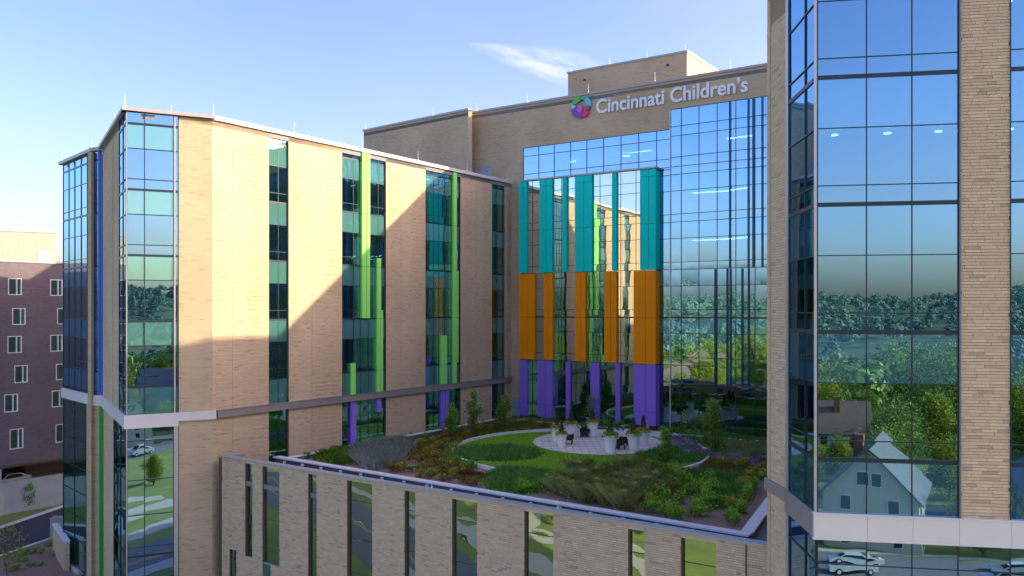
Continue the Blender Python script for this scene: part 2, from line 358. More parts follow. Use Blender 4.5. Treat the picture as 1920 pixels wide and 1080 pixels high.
def np_mesh(name, V, K, tone, m, parent=None, kind=None):
    """V (n,K,3) faces of K corners each"""
    n = len(V); me = bpy.data.meshes.new(name)
    me.vertices.add(n * K); me.vertices.foreach_set('co', np.ascontiguousarray(V, dtype=np.float32).ravel())
    me.loops.add(n * K); me.loops.foreach_set('vertex_index', np.arange(n * K, dtype=np.int32))
    me.polygons.add(n); me.polygons.foreach_set('loop_start', np.arange(0, n * K, K, dtype=np.int32))
    try: me.polygons.foreach_set('loop_total', np.full(n, K, dtype=np.int32))
    except Exception: pass
    me.update(calc_edges=True)
    me.attributes.new('tone', 'FLOAT', 'FACE').data.foreach_set('value', np.asarray(tone, dtype=np.float32))
    me.materials.append(m)
    o = bpy.data.objects.new(name, me); COL.objects.link(o)
    if parent is not None: o.parent = parent
    if kind: o['kind'] = kind
    return o
def leaves(C, size, up=.0, asp=.55):
    """rhombic leaves at centres C (n,3), random directions; returns (n,4,3)"""
    n = len(C); a = rng.normal(size=(n, 3)); a[:, 2] += up; a /= np.linalg.norm(a, axis=1)[:, None]
    b = rng.normal(size=(n, 3)); b -= (b * a).sum(1)[:, None] * a; b /= np.linalg.norm(b, axis=1)[:, None]
    s = (size * rng.uniform(.6, 1.3, n))[:, None]
    return np.stack([C - a * s, C + b * s * asp, C + a * s, C - b * s * asp], 1)
def blades(B, h, lean=.3, w=.02):
    """thin bent blades standing at B (n,3)"""
    n = len(B); ang = rng.uniform(0, 2 * np.pi, n); hh = h * rng.uniform(.6, 1.25, n); l = hh * lean * rng.uniform(.2, 1.5, n)
    d = np.stack([np.cos(ang), np.sin(ang), np.zeros(n)], 1); sdir = np.stack([-np.sin(ang), np.cos(ang), np.zeros(n)], 1)
    ww = np.full(n, w)[:, None] if np.isscalar(w) else w[:, None]
    mid = B + d * (l * .35)[:, None]; mid[:, 2] += hh * .6
    tip = B + d * l[:, None]; tip[:, 2] += hh
    return np.stack([B - sdir * ww, B + sdir * ww, mid + sdir * ww * .8, tip, mid - sdir * ww * .8], 1)

_pane = {}
def pane_mesh(w, h, m, bulge):
    key = (round(w, 2), round(h, 2), m.name)
    if key in _pane: return _pane[key]
    me = bpy.data.meshes.new('pane'); nx, nz = 5, 5; v = []; f = []
    for j in range(nz + 1):
        for i in range(nx + 1):
            a, b = i / nx * 2 - 1, j / nz * 2 - 1
            v.append((a * w / 2, -bulge * (1 - a * a) * (1 - b * b), b * h / 2))
    for j in range(nz):
        for i in range(nx):
            k = j * (nx + 1) + i; f.append((k, k + 1, k + nx + 2, k + nx + 1))
    n0 = len(v); y = .014                                # the sheet's edges and back
    v += [(-w / 2, y, -h / 2), (w / 2, y, -h / 2), (w / 2, y, h / 2), (-w / 2, y, h / 2)]
    v += [(-w / 2, 0, -h / 2), (w / 2, 0, -h / 2), (w / 2, 0, h / 2), (-w / 2, 0, h / 2)]
    f += [(n0 + 3, n0 + 2, n0 + 1, n0)]
    for i in range(4): k = (i + 1) % 4; f.append((n0 + i, n0 + k, n0 + 4 + k, n0 + 4 + i))
    me.from_pydata(v, [], f); me.materials.append(m)
    for p in me.polygons: p.use_smooth = p.index < nx * nz
    me.update(); _pane[key] = me
    return me
def curtain(parent, fac, us, hs, pick, o=0.0, mull=None, thick=(), name='window', mw=.05, bulge=.0012, tilt=.0016, proud=.05, skip=None, sill=None):
    """a grid of mullions as one part with every pane its own sub-part"""
    mull = mull or M['mullion']
    b = MB(); us = sorted(us); hs = sorted(hs)
    for i, u in enumerate(us):
        e = mw / 2; b.box(fac, u - e, u + e, hs[0], hs[-1], o - .06, o + proud)
    for h in hs:
        e = (.075 if any(abs(h - t) < .02 for t in thick) else mw / 2)
        b.box(fac, us[0] + mw / 2, us[-1] - mw / 2, h - e, h + e, o - .055, o + proud - .008)
    fr = b.build(name, mull, parent)
    pb = base(parent)
    for i in range(len(us) - 1):
        for j in range(len(hs) - 1):
            uc, hc = (us[i] + us[i + 1]) / 2, (hs[j] + hs[j + 1]) / 2
            if skip and skip(uc, hc): continue
            m = pick(uc, hc, hs[j]); w, h = us[i + 1] - us[i] - .01, hs[j + 1] - hs[j] - .01
            if w < .05 or h < .05: continue
            po = bpy.data.objects.new('pane', pane_mesh(w, h, m, bulge)); COL.objects.link(po)
            po.parent = fr; po.location = fac.P(uc, hc, o) - pb
            yaw = math.atan2(fac.n.x, -fac.n.y)          # the pane's front is its local -Y
            po.rotation_euler = (random.gauss(0, tilt), 0, yaw + random.gauss(0, tilt))
    return fr
T0 = -5.3; ST = 4.5
def storeys(lo, hi, offs=(0, .72, 2.8)):
    r = []
    for k in range(-6, 8):
        for q in offs:
            h = T0 + ST * k + q
            if lo + .25 < h < hi - .25: r.append(h)
    return [lo] + r + [hi]
TH = [T0 + ST * k for k in range(-6, 8)]
def ph(h): return (h - T0) % ST
def pick_std(vis, spa):
    return lambda u, hc, h0: M[spa] if ph(hc) > 2.85 else M[vis]

def wall(parent, fac, u0, u1, h0, h1, th=.45, o=0, m='brick', name='wall'):
    b = MB(); b.box(fac, u0, u1, h0, h1, o - th, o); return b.build(name, M[m], parent)
def courses(parent, fac, zones, o=0.0):
    """every third brick course stands a little proud in some zones"""
    b = MB()
    for (u0, u1, h0, h1) in zones:
        h = h0 + .2
        while h < h1 - .1:
            a = u0 + random.uniform(0, .5); e = u1 - random.uniform(0, .5)
            if e - a > .5: b.box(fac, a, e, h, h + .055, o - .02, o + .03)
            h += .33
    return b.build('projecting_course', M['brick'], parent, kind='stuff')
def brick_stuff(parent, fac, pieces, o=0.0, bw=.50, rh=.11):
    """real bricks with recessed joints in front of the mortar, joined"""
    b = MB()
    for (u0, u1, h0, h1) in pieces:
        n = int((h1 - h0) / rh); r = (h1 - h0) / max(n, 1)
        for j in range(n):
            h = h0 + j * r; u = u0 - random.uniform(0, bw)
            while u < u1:
                w = bw * random.choice((.6, 1, 1, 1.25)); a, e = max(u, u0), min(u + w - .008, u1)
                if e - a > .05:
                    t = random.random(); b.box(fac, a, e, h, h + r - .016, o - .01, o + random.uniform(.004, .013), tone=(random.uniform(0, .3) if t < .09 else random.uniform(.3, 1)))
                u += w
    return b.build('brick', M['brick_geo'], parent, kind='stuff', tones=True)
def coping(parent, fac, u0, u1, h, th=.3, out=.12, dep=.5, m='coping_pale_sunlit'):
    b = MB(); b.box(fac, u0, u1, h - th, h, -dep, out); return b.build('coping', M[m], parent)
def rods(parent, pts, hh=.9):
    for p in pts:
        b = MB(); b.tube(p, p + Vector((0, 0, hh)), .022, .012, 5); b.tube(p, p + Vector((0, 0, .12)), .06, .05, 6); b.build('lightning_rod', M['rod'], parent)
def interior(parent, fac, u0, u1, h0, h1, dep=6, lamps=(), ceil=True, o=0):
    b = MB()
    b.box(fac, u0, u1, h0, h1, o - dep - .2, o - dep)
    u = u0 + 4.1
    while u < u1 - 2: b.box(fac, u, u + .12, h0, h1, o - dep, o - 1.6); u += 5.3
    b.build('interior_wall', M['interior'], parent)
    s = MB(); c = MB()
    for t in TH:
        if h0 - .3 < t < h1 + .3:
            s.box(fac, u0, u1, t - .3, t - .02, o - dep, o - .12)
            if ceil and t + 2.95 < h1: c.box(fac, u0, u1, t + 2.88, t + 2.94, o - dep, o - .15)
    if s.v: s.build('floor_slab', M['slab'], parent)
    if c.v: c.build('ceiling', M['ceiling'], parent)
def fin(parent, fac, x0, x1, h0, h1, m, o0=.0, o1=.28, groove=True, name='fin', usepx=True):
    """folded metal fin: two flat faces either side of a recessed channel, with a joint at each storey"""
    u0, u1 = (fac.u(x0), fac.u(x1)) if usepx else (x0, x1)
    w = u1 - u0; b = MB()
    cuts = [h0] + [t for t in TH if h0 + .5 < t < h1 - .5] + [h1]
    for a, e in zip(cuts[:-1], cuts[1:]):
        e2 = e - .03 if e != h1 else e
        if w > .75 and groove:
            g = u0 + w * .55; b.box(fac, u0, g - .05, a, e2, o0, o1); b.box(fac, g - .05, g + .05, a, e2, o0, o1 - .07); b.box(fac, g + .05, u1, a, e2, o0, o1 - .02)
            k = u0 + w * .28; b.box(fac, k - .012, k + .012, a, e2, o1, o1 + .012)
        else:
            b.box(fac, u0, u0 + w * .5, a, e2, o0, o1); b.box(fac, u0 + w * .5, u1, a, e2, o0, o1 - .045)
    return b.build(name, M[m], parent)

GROUND = -CAMZ
ROOF = 13.75

# ------------------------------------------------------------------ plan of the buildings (x to the right, y away)
A0, A1 = (-21.27, 59.05), (-.11, 89.26)
C0 = (-26.25, 56.64)
D1 = (-34.6, 70.2)
E0, E1 = (-35.62, 70.95), (-41.8, 77.5)
fA = Fac(A0, A1); fC = Fac(C0, A0); fD = Fac(C0, D1); fE = Fac(E0, E1); fE2 = Fac((-34.6, 70.6), E0, False)
dB = Vector((.831, -.557)).normalized(); B0 = Vector(A1) - dB * 7.5
fB = Fac(Vector(A1), Vector(A1) + dB * 51)
BT = 21.9

# ================================================================== LEFT WING
lw = thing('hospital_wing', 'tan brick wing with tall window strips and lime green fins, left of the roof garden', 'building', (C0[0], C0[1], 0))
uA = fA.u
Apieces = [(0, uA(504)), (uA(541.5), uA(641.3)), (uA(724), uA(797.7)), (uA(863.5), uA(922.4)), (uA(946), fA.len)]
for a, e in Apieces: wall(lw, fA, a, e, GROUND, ROOF - .3)
courses(lw, fA, [(uA(402), uA(430), -22, 12.6), (uA(466), uA(503), -22, 12.9), (uA(542), uA(566), -7, 12.8), (uA(610), uA(641), 1, 12.8), (uA(725), uA(752), -11, 12.6), (uA(770), uA(797), -8, 12), (uA(866), uA(884), -11, 12), (uA(905), uA(922), -11, 12.7), (uA(580), uA(641), -11, -5)])
# window strips, set back in their jambs
strips = [((504, 524, 541.5), 'w1'), ((641.3, 664.9, 678, 693, 711.5, 724), 'w2'), ((797.7, 815, 825, 836, 848.5, 863.5), 'w3'), ((922.4, 934, 946), 'w4')]
for xs, _ in strips:
    us = [uA(x) for x in xs]
    for lo, hi in ((-7.2, ROOF - .3), (-12.2, -7.75)):
        curtain(lw, fA, us, storeys(lo, hi), (lambda u, hc, h0: M['spandrel'] if ph(hc) > 2.85 else M['vision_green']) if lo > -10 else (lambda u, hc, h0: M['vision_green']), o=-.16, thick=TH, mull=M['mullion'], mw=.045, proud=.02, tilt=.003, bulge=.002)
    b = MB(); b.box(fA, us[-1] - .04, us[-1] - .002, -12.2, ROOF - .3, -.44, -.005); b.box(fA, us[0] + .002, us[0] + .03, -12.2, ROOF - .3, -.44, -.005); b.build('jamb', M['jamb'], lw)
    wall(lw, fA, us[0], us[-1], GROUND, -12.2)
    interior(lw, fA, us[0] - .4, us[-1] + .4, -12.2, ROOF - .4, dep=4, o=-.45)
# fins on the strips
def finA(x0, x1, y0, y1, m, o1=.08):
    xm = (x0 + x1) / 2; fin(lw, fA, x0, x1, fA.h(xm, y1) if y1 > 10 else y1, fA.h(xm, y0) if y0 > 30 else y0, m, -.12, o1)
hb = -7.2
finA(677.5, 692.5, 13.4, 596.5, 'green', .12)
finA(706, 714.3, 484, 581, 'green'); finA(706, 717.5, 581.3, hb, 'green')
finA(657.6, 666.5, 681, hb, 'green'); finA(657.6, 667.5, -7.75, -12.2, 'purple'); finA(706, 714.3, -7.75, 772, 'purple')
finA(848.6, 855.5, 13.4, 507, 'green', .12); finA(848.4, 858.5, 507.3, 679.6, 'green', .1); finA(848.4, 855.5, 680, hb, 'green', .12)
finA(825.8, 836.8, 628.6, hb, 'green', .12); finA(825.8, 839.8, -7.75, -12.2, 'purple', .12)
# movement joints in the brickwork
b = MB()
for x in (436, 585, 752, 893):
    u = uA(x); b.box(fA, u - .011, u + .011, GROUND, ROOF - .32, -.01, .002)
b.build('movement_joint', M['mortar'], lw)
# bands
b = MB(); b.box(fA, .3, fA.len - .1, -7.7, -7.2, -.1, .22); b.box(fA, .3, fA.len - .1, -7.72, -7.62, .22, .27); b.box(fA, .3, fA.len - .1, -7.22, -7.16, .22, .27); b.build('band', M['band_grey'], lw)
coping(lw, fA, -.05, fA.len + .1, ROOF, .3, .18, .6)
# C face: corner glass, then the narrower brick panel
uC = fC.u
wall(lw, fC, uC(335), fC.len, GROUND, ROOF - .3)
colsC = [0.04, uC(271), uC(325.5), uC(334.4)]
pkC = lambda u, hc, h0: (M['coping_pale_sunlit'] if False else (M['spandrel'] if ph(hc) > 2.85 else M['vision']))
curtain(lw, fC, colsC, storeys(-7.2, ROOF - .25), pkC, thick=TH, mull=M['mullion'], mw=.06)
curtain(lw, fC, colsC, [GROUND + .3, -21, -18.5, -16.9, -16.3, -14.1, -11.7, -9.0, -8.1], lambda u, hc, h0: M['vision'], mull=M['mullion'], mw=.06, thick=(-16.9,))
b = MB(); b.box(fC, uC(326), uC(334), GROUND, -8.1, .05, .11); b.box(fC, uC(326), uC(329), -7.2, ROOF - .3, .05, .1); b.box(fC, -.02, .05, GROUND, ROOF - .3, .0, .1); b.build('corner_trim', M['mullion_light'], lw)
interior(lw, fC, .4, uC(334), GROUND + .3, ROOF - .3, dep=5, o=-.3)
b = MB(); b.box(fC, -.15, uC(334.4), -8.1, -7.2, -.2, .16); b.box(fC, uC(334.4), fC.len + .25, -7.78, -7.2, -.2, .17); b.box(fC, -.15, uC(334), -8.13, -8.06, .16, .2); b.build('pale_band', M['band_white'], lw)
coping(lw, fC, -.3, fC.len + .2, ROOF, .25, .3, .6, 'coping_grey')
# D face
uD = fD.u
for x0, x1 in ((192.6, 211), (212.5, 223.5)): wall(lw, fD, uD(x1), uD(x0), -7.2, ROOF - .3)
wall(lw, fD, uD(213), uD(194), GROUND, -8.1)
b = MB(); b.box(fD, uD(212.5), uD(211), -7.2, ROOF - .3, -.4, -.1); b.build('recess_strip', M['mullion_light'], lw)
curtain(lw, fD, [.03, uD(231), uD(224)], storeys(-7.2, ROOF - .25), pkC, thick=TH, mw=.06)
curtain(lw, fD, [.03, uD(226), uD(214)], [GROUND + .3, -21, -18.5, -16.9, -14.1, -11.7, -9.0, -8.1], lambda u, hc, h0: M['vision_green'], mw=.06)
interior(lw, fD, .5, uD(214), GROUND + .3, ROOF - .3, dep=5, o=-.3)
b = MB(); b.box(fD, -.15, fD.len, -8.1, -7.2, -.2, .16); b.build('pale_band', M['band_white'], lw)
coping(lw, fD, -.3, fD.len, ROOF, .25, .3, .6, 'coping_grey')
b = MB(); b.box(fD, uD(194) + .0, fD.len + .35, -7.2, ROOF - .3, -.5, -.1); b.build('blue_panel', M['blue'], lw)
b = MB(); b.prism([A1, A0, C0, D1, (-44, 84), (-20, 108)], CAMZ + ROOF - .7, CAMZ + ROOF - .35); b.build('roof', M['roofing'], lw)
wall(lw, Fac(D1, (-20, 108)), 0, 40, GROUND, ROOF - .4, th=.4, o=-1.2)
rods(lw, [fC.P(-.1, ROOF), fA.P(.1, ROOF), fA.P(uA(552), ROOF), fA.P(uA(784), ROOF), fA.P(uA(876), ROOF), fA.P(uA(951), ROOF), fA.P(uA(679), ROOF), fD.P(uD(215), ROOF), fD.P(uD(201), ROOF), fC.P(uC(325), ROOF, -2)])

# ================================================================== FAR LEFT GLASS BAY (E)
eb = thing('glass_stair_tower', 'blue glass stair tower with a deep blue panel, far left end of the tan wing', 'building', (E0[0], E0[1], 0))
uE = fE.u
curtain(eb, fE, [uE(x) for x in (119, 129.5, 140.5, 152.5, 164, 176.4)], storeys(-7.3, ROOF - .3), pick_std('vision', 'spandrel_back'), thick=TH, mw=.05)
curtain(eb, fE, [uE(x) for x in (119, 140, 162)], [-23.1, -20.6, -18.5, -16.3, -14.1, -11.7, -9.0, -8.2], lambda u, hc, h0: M['vision_green'], mw=.05)
wall(eb, fE, uE(176.4), uE(162), GROUND, -8.2)
interior(eb, fE, uE(176), uE(119), GROUND + .3, ROOF - .3, dep=5, o=-.3)
fE2 = Fac(E0, (-34.62, 70.6))
curtain(eb, fE2, [.04, fE2.u(185.5)], storeys(-7.3, ROOF - .3), pick_std('vision', 'spandrel_back'), thick=TH, mw=.05)
wall(eb, fE2, 0, fE2.u(187.5), GROUND, -8.2)
fin(eb, fE2, 185.5, 192.6, -7.3, ROOF - .3, 'blue', -.1, .12, name='blue_panel'); fin(eb, fE2, 187.5, 194, GROUND, -8.2, 'green_dark', -.1, .12, name='green_panel')
b = MB(); b.box(fE, 0, fE.len + .15, -8.2, -7.3, -.2, .15); b.box(fE2, -.1, 1.2, -8.2, -7.3, -.2, .16); b.build('pale_band', M['band_white'], eb)
b = MB(); b.box(fE, -.2, fE.len + .5, ROOF - .28, ROOF, -.8, .3); b.box(fE2, -.2, 1.1, ROOF - .29, ROOF + .01, -.8, .3); b.build('coping', M['coping_grey'], eb)
b = MB(); b.prism([E0, E1, (-38, 86), (-30, 76), (-34.2, 71)], CAMZ + ROOF - .7, CAMZ + ROOF - .35); b.build('roof', M['roofing'], eb)
rods(eb, [fE.P(uE(173), ROOF), fE.P(uE(116.5), ROOF)])
b = MB(); b.box(fE, uE(152), uE(119) + .6, GROUND, -23.1, -.2, .25); b.build('plinth', M['concrete'], eb)

# ================================================================== BACK BLOCK (B)
bb = thing('hospital_main_block', 'main brick hospital block with blue curtain wall behind the roof garden', 'building', (A1[0], A1[1], 0))
uB = fB.u
u981, u1258, uEnd = uB(981.3), uB(1258), 51.0
wall(bb, fB, -7.5, u981, -12.2, BT - .18)
wall(bb, fB, u981, u1258, 17.1, BT - .18); wall(bb, fB, u1258, uEnd, 18.95, BT - .18)
wall(bb, fB, 46, uEnd, -12.2, 18.95)
courses(bb, fB, [(uB(893), uB(960), 14.5, 20.8), (uB(985), uB(1060), 17.4, 19), (uB(1140), uB(1250), 20.6, 21.4)])
# upper left curtain (one storey band above the coloured box) and everything to its right
colsL = [uB(x) for x in (981.6, 1010.4, 1039.4, 1070, 1100.4, 1131.8, 1164.4, 1197.6, 1231.3, 1256.8)]
pkB = lambda u, hc, h0: M['spandrel_back'] if (hc > 17.1 or (ph(hc) > 3.0 and hc < 12.6) or 16.2 < hc) else M['vision']
curtain(bb, fB, colsL, [13.3, 14.3, 16.2, 17.1], pkB, mw=.05, bulge=.002)
hsR = [-11.4, -9.0, -6.95, -5.27, -4.5, -2.27, -.78, -.03, 2.2, 3.75, 4.45, 6.7, 8.25, 9.0, 11.2, 12.75, 13.5, 14.4]
pkB2 = lambda u, hc, h0: M['vision_clear'] if hc < -6.9 else (M['spandrel_back'] if (ph(hc) > 2.98 and hc < 12.7 and hc > -3) or hc > 16.3 else M['vision'])
curtain(bb, fB, [uB(1226), uB(1231.3), uB(1256.8)], hsR[:-1] + [13.3], pkB2, mw=.05, thick=TH, bulge=.003, tilt=.0035)
colsR = [uB(x) for x in (1258.5, 1278.4, 1311.5, 1345.6, 1380.6, 1416.5, 1453)]
colsR += [colsR[-1] + 1.95 * k for k in range(1, 9)]
curtain(bb, fB, colsR, hsR + [16.4, 17.3, 18.93], pkB2, o=.12, mw=.05, thick=TH, bulge=.003, tilt=.0035)
b = MB(); b.box(fB, u1258 - .04, u1258 + .05, -11.4, 18.95, .0, .22); b.build('corner_trim', M['mullion_light'], bb)
interior(bb, fB, u981, 46, -11.6, 18.9, dep=7, o=-.3)
# vertical glass fins
for x, lo, hi in ((1370, 3.75, 18.9), (1404.5, 3.75, 18.9), (1413.5, 3.75, 18.9), (1430.5, 3.75, 18.9), (1342.5, -6.9, 3.7), (1365, -6.9, 3.7), (1371, -6.9, 3.7), (1393, -6.9, 3.7), (1405, -6.9, 3.7)):
    u = uB(x); b = MB(); b.box(fB, u - .05, u - .025, lo, hi, .14, .32); b.box(fB, u + .025, u + .05, lo, hi, .14, .32)
    for t in hsR + [16.4, 17.3]:
        if lo < t < hi: b.box(fB, u - .07, u + .07, t - .05, t + .05, .13, .35)
    b.build('glass_fin', M['blue' if lo > 0 else 'green_dark'] if False else M['tealfin'] if 'tealfin' in M else M.setdefault('tealfin', mat('dark_blue_fin', (.01, .10, .20), .2, noise=.05)), bb)
# linear lamps on the ceilings behind the glass
def lampline(fac, pts, parent, w=.07):
    for p, q in zip(pts[:-1], pts[1:]):
        b = MB(); b.tube(p, q, w, w, 4); b.build('ceiling_lamp', M['lamp'], parent)
for t in (8.25, 3.75):
    lampline(fB, [fB.P(uB(1290), t + 2.8, -1.2), fB.P(uB(1352), t + 2.8, -1.6), fB.P(uB(1400), t + 2.8, -.5)], bb, .05)
lampline(fB, [fB.P(uB(1352), 15.9, -1.5), fB.P(uB(1402), 15.9, -1.5)], bb); lampline(fB, [fB.P(uB(1289), 15.8, -1.5), fB.P(uB(1302), 15.8, -1.5)], bb)
lampline(fB, [fB.P(uB(1168), 15.6, -1.2), fB.P(uB(1212), 15.6, -1.2)], bb); lampline(fB, [fB.P(uB(1155), 15.4, -1.6), fB.P(uB(1173), 15.2, -.8)], bb); lampline(fB, [fB.P(uB(1056), 15.4, -1.4), fB.P(uB(1070), 15.3, -1)], bb)
coping(bb, fB, -6.95, uEnd, BT, .22, .12, .6, 'coping_grey')
# the projecting coloured box
fX = fB.off(.9)
uX = fX.u; x0, x1 = uX(975), uX(1229.6)
boxn = thing('colour_window_box', 'projecting window box with teal, orange and purple fins above the roof garden', 'bay window', tuple(fX.P(x0, -12.2)))
teal = [(975, 988.2), (1013.2, 1036.1), (1055.7, 1063.4), (1079.2, 1110.8), (1148.6, 1156.7), (1200.3, 1229.6)]
orng = [(975, 1003), (1021.2, 1037), (1079.8, 1098.4), (1134.3, 1156.7), (1188.3, 1229.6)]
purp = [(975.6, 988.6), (1009.4, 1036.4), (1062.2, 1069.4), (1108.6, 1124.2), (1155.3, 1163), (1188.6, 1229.6)]
colsX = [uX(x) for x in (975.4, 997.5, 1024, 1052, 1079, 1094.5, 1124, 1163, 1191.6, 1206)] + [x1 - .05]
pkX = lambda u, hc, h0: M['vision_green'] if hc < -5.2 else M['vision_box']
M['vision_box'] = glass_mat('box_glass', (.12, .26, .28), (.78, .90, .88), .66, wav=.005)
curtain(boxn, fX, colsX, [-11.1, -7.4, -5.25, -4.5, -2.27, -.78, -.03, 2.2, 3.75, 4.45, 6.7, 8.25, 9.0, 11.2, 12.2, 13.4], pkX, o=-.12, thick=TH, mw=.045, bulge=.0015, tilt=.002, proud=.03)
for lst, lo, hi, m in ((teal, 3.8, 13.35, 'teal'), (orng, -5.2, 3.7, 'orange'), (purp, -11.1, -5.3, 'purple')):
    for k, (a, e) in enumerate(lst):
        fin(boxn, fX, a, e, lo, hi, m, -.1, .16 if k < len(lst) - 1 else .05, name='%s_fin' % m)
for m, lo, hi in (('teal', 3.8, 13.35), ('orange', -5.2, 3.7), ('purple', -11.1, -5.3)):
    b = MB(); b.box(fX, x1 - .06, x1, lo, hi, -.88, .0); b.box(fX, x0, x0 + .06, lo, hi, -.88, -.1); b.build('%s_return' % m, M[m], boxn)
b = MB(); b.box(fX, x0 - .05, x1 + .03, 13.4, 13.56, -.9, .14); b.build('coping', M['coping_grey'], boxn)
b = MB(); b.box(fX, x0, x1, 13.2, 13.4, -.88, -.16); b.box(fX, x0, x1, -11.5, -11.1, -.88, -.02); b.build('box_frame', M['mullion'], boxn)
# left part of the block, its return and the penthouse
fL = Fac(at(878, 203, BT) if False else Vector(((878 - CX) / F * 90.6, 90.6)), Vector(((682 - CX) / F * 101.4, 101.4)))
wall(bb, fL, 0, fL.len, 5, BT - .2); coping(bb, fL, -.1, fL.len + .1, BT, .22, .12, .6, 'coping_grey')
courses(bb, fL, [(1, 7, 14, 20.8), (10, 13.5, 15, 20.9)])
fRt = Fac(fL.p, fB.P(-6.95, 0).to_2d()); wall(bb, fRt, 0, fRt.len, 5, BT - .2); coping(bb, fRt, -.1, fRt.len, BT - .002, .22, .1, .5, 'coping_grey')
b = MB(); b.prism([fB.P(-6.9, 0).to_2d(), fB.P(51, 0).to_2d(), fB.P(51, 0, -26).to_2d(), fL.P(fL.len, 0, -18).to_2d(), fL.P(fL.len, 0).to_2d(), fL.P(0, 0).to_2d()], CAMZ + BT - .8, CAMZ + BT - .45); b.build('roof', M['roofing'], bb)
wall(bb, fB, -10, uEnd, -23, BT - .4, o=-26)
b = MB(); b.box(fB, uB(896), uB(923), 13.9, fB.h(910, 313), -.05, .06); b.build('roof_door', mat('grey_louvre', (.34, .36, .40), .5), bb)
b = MB(); b.box(fB, uB(962.5), uB(974.5), -11.3, -9.4, -.05, .08); b.box(fB, uB(962.5), uB(974.5), -10.4, -10.3, .08, .1); b.build('louvre_door', mat('pale_blue_door', (.25, .34, .42), .5), bb)
rods(bb, [fB.P(uB(x), BT) for x in (894, 989, 1103, 1228, 1369)] + [fL.P(fL.u(x), BT) for x in (812, 685)])
fP = fB.off(-7); uP0 = fP.u(1065)
PH = (HY - 135) / F * (fP.p.y + fP.d.y * uP0); uP1 = fP.u(1288)
pent = thing('rooftop_penthouse', 'brick rooftop plant room standing above the hospital sign', 'building', tuple(fP.P(uP0, BT - .5)))
wall(pent, fP, uP0, uP1, BT - .5, PH - .15)
fPs = Fac(fP.P(uP1, 0).to_2d(), (fP.P(uP1, 0) + Vector((.565, .825, 0)) * 9).to_2d()); wall(pent, fPs, 0, 9, BT - .5, PH - .15)
fPl = Fac(fP.P(uP0, 0).to_2d(), (fP.P(uP0, 0) + Vector((.565, .825, 0)) * 9).to_2d(), flip=True); wall(pent, fPl, 0, 9, BT - .5, PH - .15, o=-.01)
coping(pent, fP, uP0 - .1, uP1 + .1, PH, .2, .1, .5, 'coping_grey'); coping(pent, fPs, -.1, 9, PH + .002, .2, .1, .5, 'coping_pale_sunlit')
rods(pent, [fP.P(fP.u(x), PH) for x in (1070, 1143, 1213, 1285)])
for x, y in ((1096, 150), (1252, 122)):
    b = MB(); u = fP.u(x); h = fP.h(x, y); b.box(fP, u - .12, u + .12, h - .1, h + .1, -.02, .09); b.build('scupper', M['mullion'], pent)
b = MB(); b.box(fPs, 3.2, 3.4, PH - 1.9, PH - 1.7, -.02, .06); b.build('scupper', M['mullion'], pent)

# right wing behind the tower: it throws the slanting shadow on the left wing
rw0 = fB.P(51, 0).to_2d()
rwing = thing('right_hospital_wing', 'tall brick wing hidden behind the near glass tower, shading the courtyard', 'building', (rw0.x, rw0.y, 0))
fW = Fac(rw0, rw0 - Vector((.567, .824)) * 33, flip=False)
b = MB(); q = rw0 - Vector((.567, .824)) * 30
b.prism([tuple(rw0), tuple(q), (q.x + 22, q.y - 4), (rw0.x + 20, rw0.y - 6), (rw0.x + 14, rw0.y + 14)], .0, CAMZ + BT - .1); b.build('wall', M['brick'], rwing)
b = MB(); b.prism([(rw0.x - .1, rw0.y), (q.x - .1, q.y), (q.x + 22, q.y - 4), (rw0.x + 20, rw0.y - 6), (rw0.x + 14, rw0.y + 14)], CAMZ + BT - .1, CAMZ + BT); b.build('coping', M['coping_grey'], rwing)

# ================================================================== RIGHT TOWER
tw = thing('hospital_tower', 'near glass and brick hospital tower at the right edge, reflecting wooded hills', 'building', (10.8, 29.5, 0))
R0 = (10.80, 29.50); R1 = (15.38, 28.70); S1 = (11.05, 33.4); S2 = (10.92, 35.6)
fR = Fac(R0, R1); fS = Fac(R0, S1); fT = Fac(S1, S2)
uR = fR.u; TT = BT
rowsR = storeys(-7.2, TT - .4, (0, .67, 2.7))
for a in (0,):
    pass
glassbays = [([.03, uR(1624.6), uR(1709.7), uR(1796.2)], 'a'), ([uR(1894.5), uR(1894.5) + 1.75, uR(1894.5) + 3.4, uR(1894.5) + 5.05], 'b')]
for us, _ in glassbays:
    curtain(tw, fR, us, rowsR, (lambda u, hc, h0: M['spandrel_tower'] if ph(hc) > 2.75 else M['vision_tower']), thick=TH, mw=.035, bulge=.0006, tilt=.0007, proud=.03)
    u = us[-1]; b = MB(); b.box(fR, u + .02, u + .075, -7.2, TT - .4, -.1, .09); b.build('jamb', M['tower_metal'], tw)
pier0, pier1 = uR(1800.5), uR(1893.5)
wall(tw, fR, pier0, pier1, -7.2, TT - .3, m='mortar', o=-.012); brick_stuff(tw, fR, [(pier0, pier1, -7.2, 14)], o=0)
wall(tw, fR, pier0, pier1, 14, TT - .3, o=.0)
e2 = glassbays[1][0][-1] + .1
wall(tw, fR, e2, 34, -7.2, TT - .3)
colsG = [.03, uR(1624.6), uR(1709.7), uR(1796.2), uR(1894)] + [uR(1894) + 1.7 * k for k in range(1, 4)]
curtain(tw, fR, colsG, [GROUND + .2, -20.5, -18, -15.5, -13, -11.2, -9.0, -8.1], lambda u, hc, h0: M['vision'], mw=.035, bulge=.0025, tilt=.002, proud=.03)
wall(tw, fR, colsG[-1], 34, GROUND, -8.1)
b = MB()
cb = [-.12] + colsG[1:] + [34]
for a, e in zip(cb[:-1], cb[1:]): b.box(fR, a + .006, e - .006, -8.08, -7.23, -.1, .14)
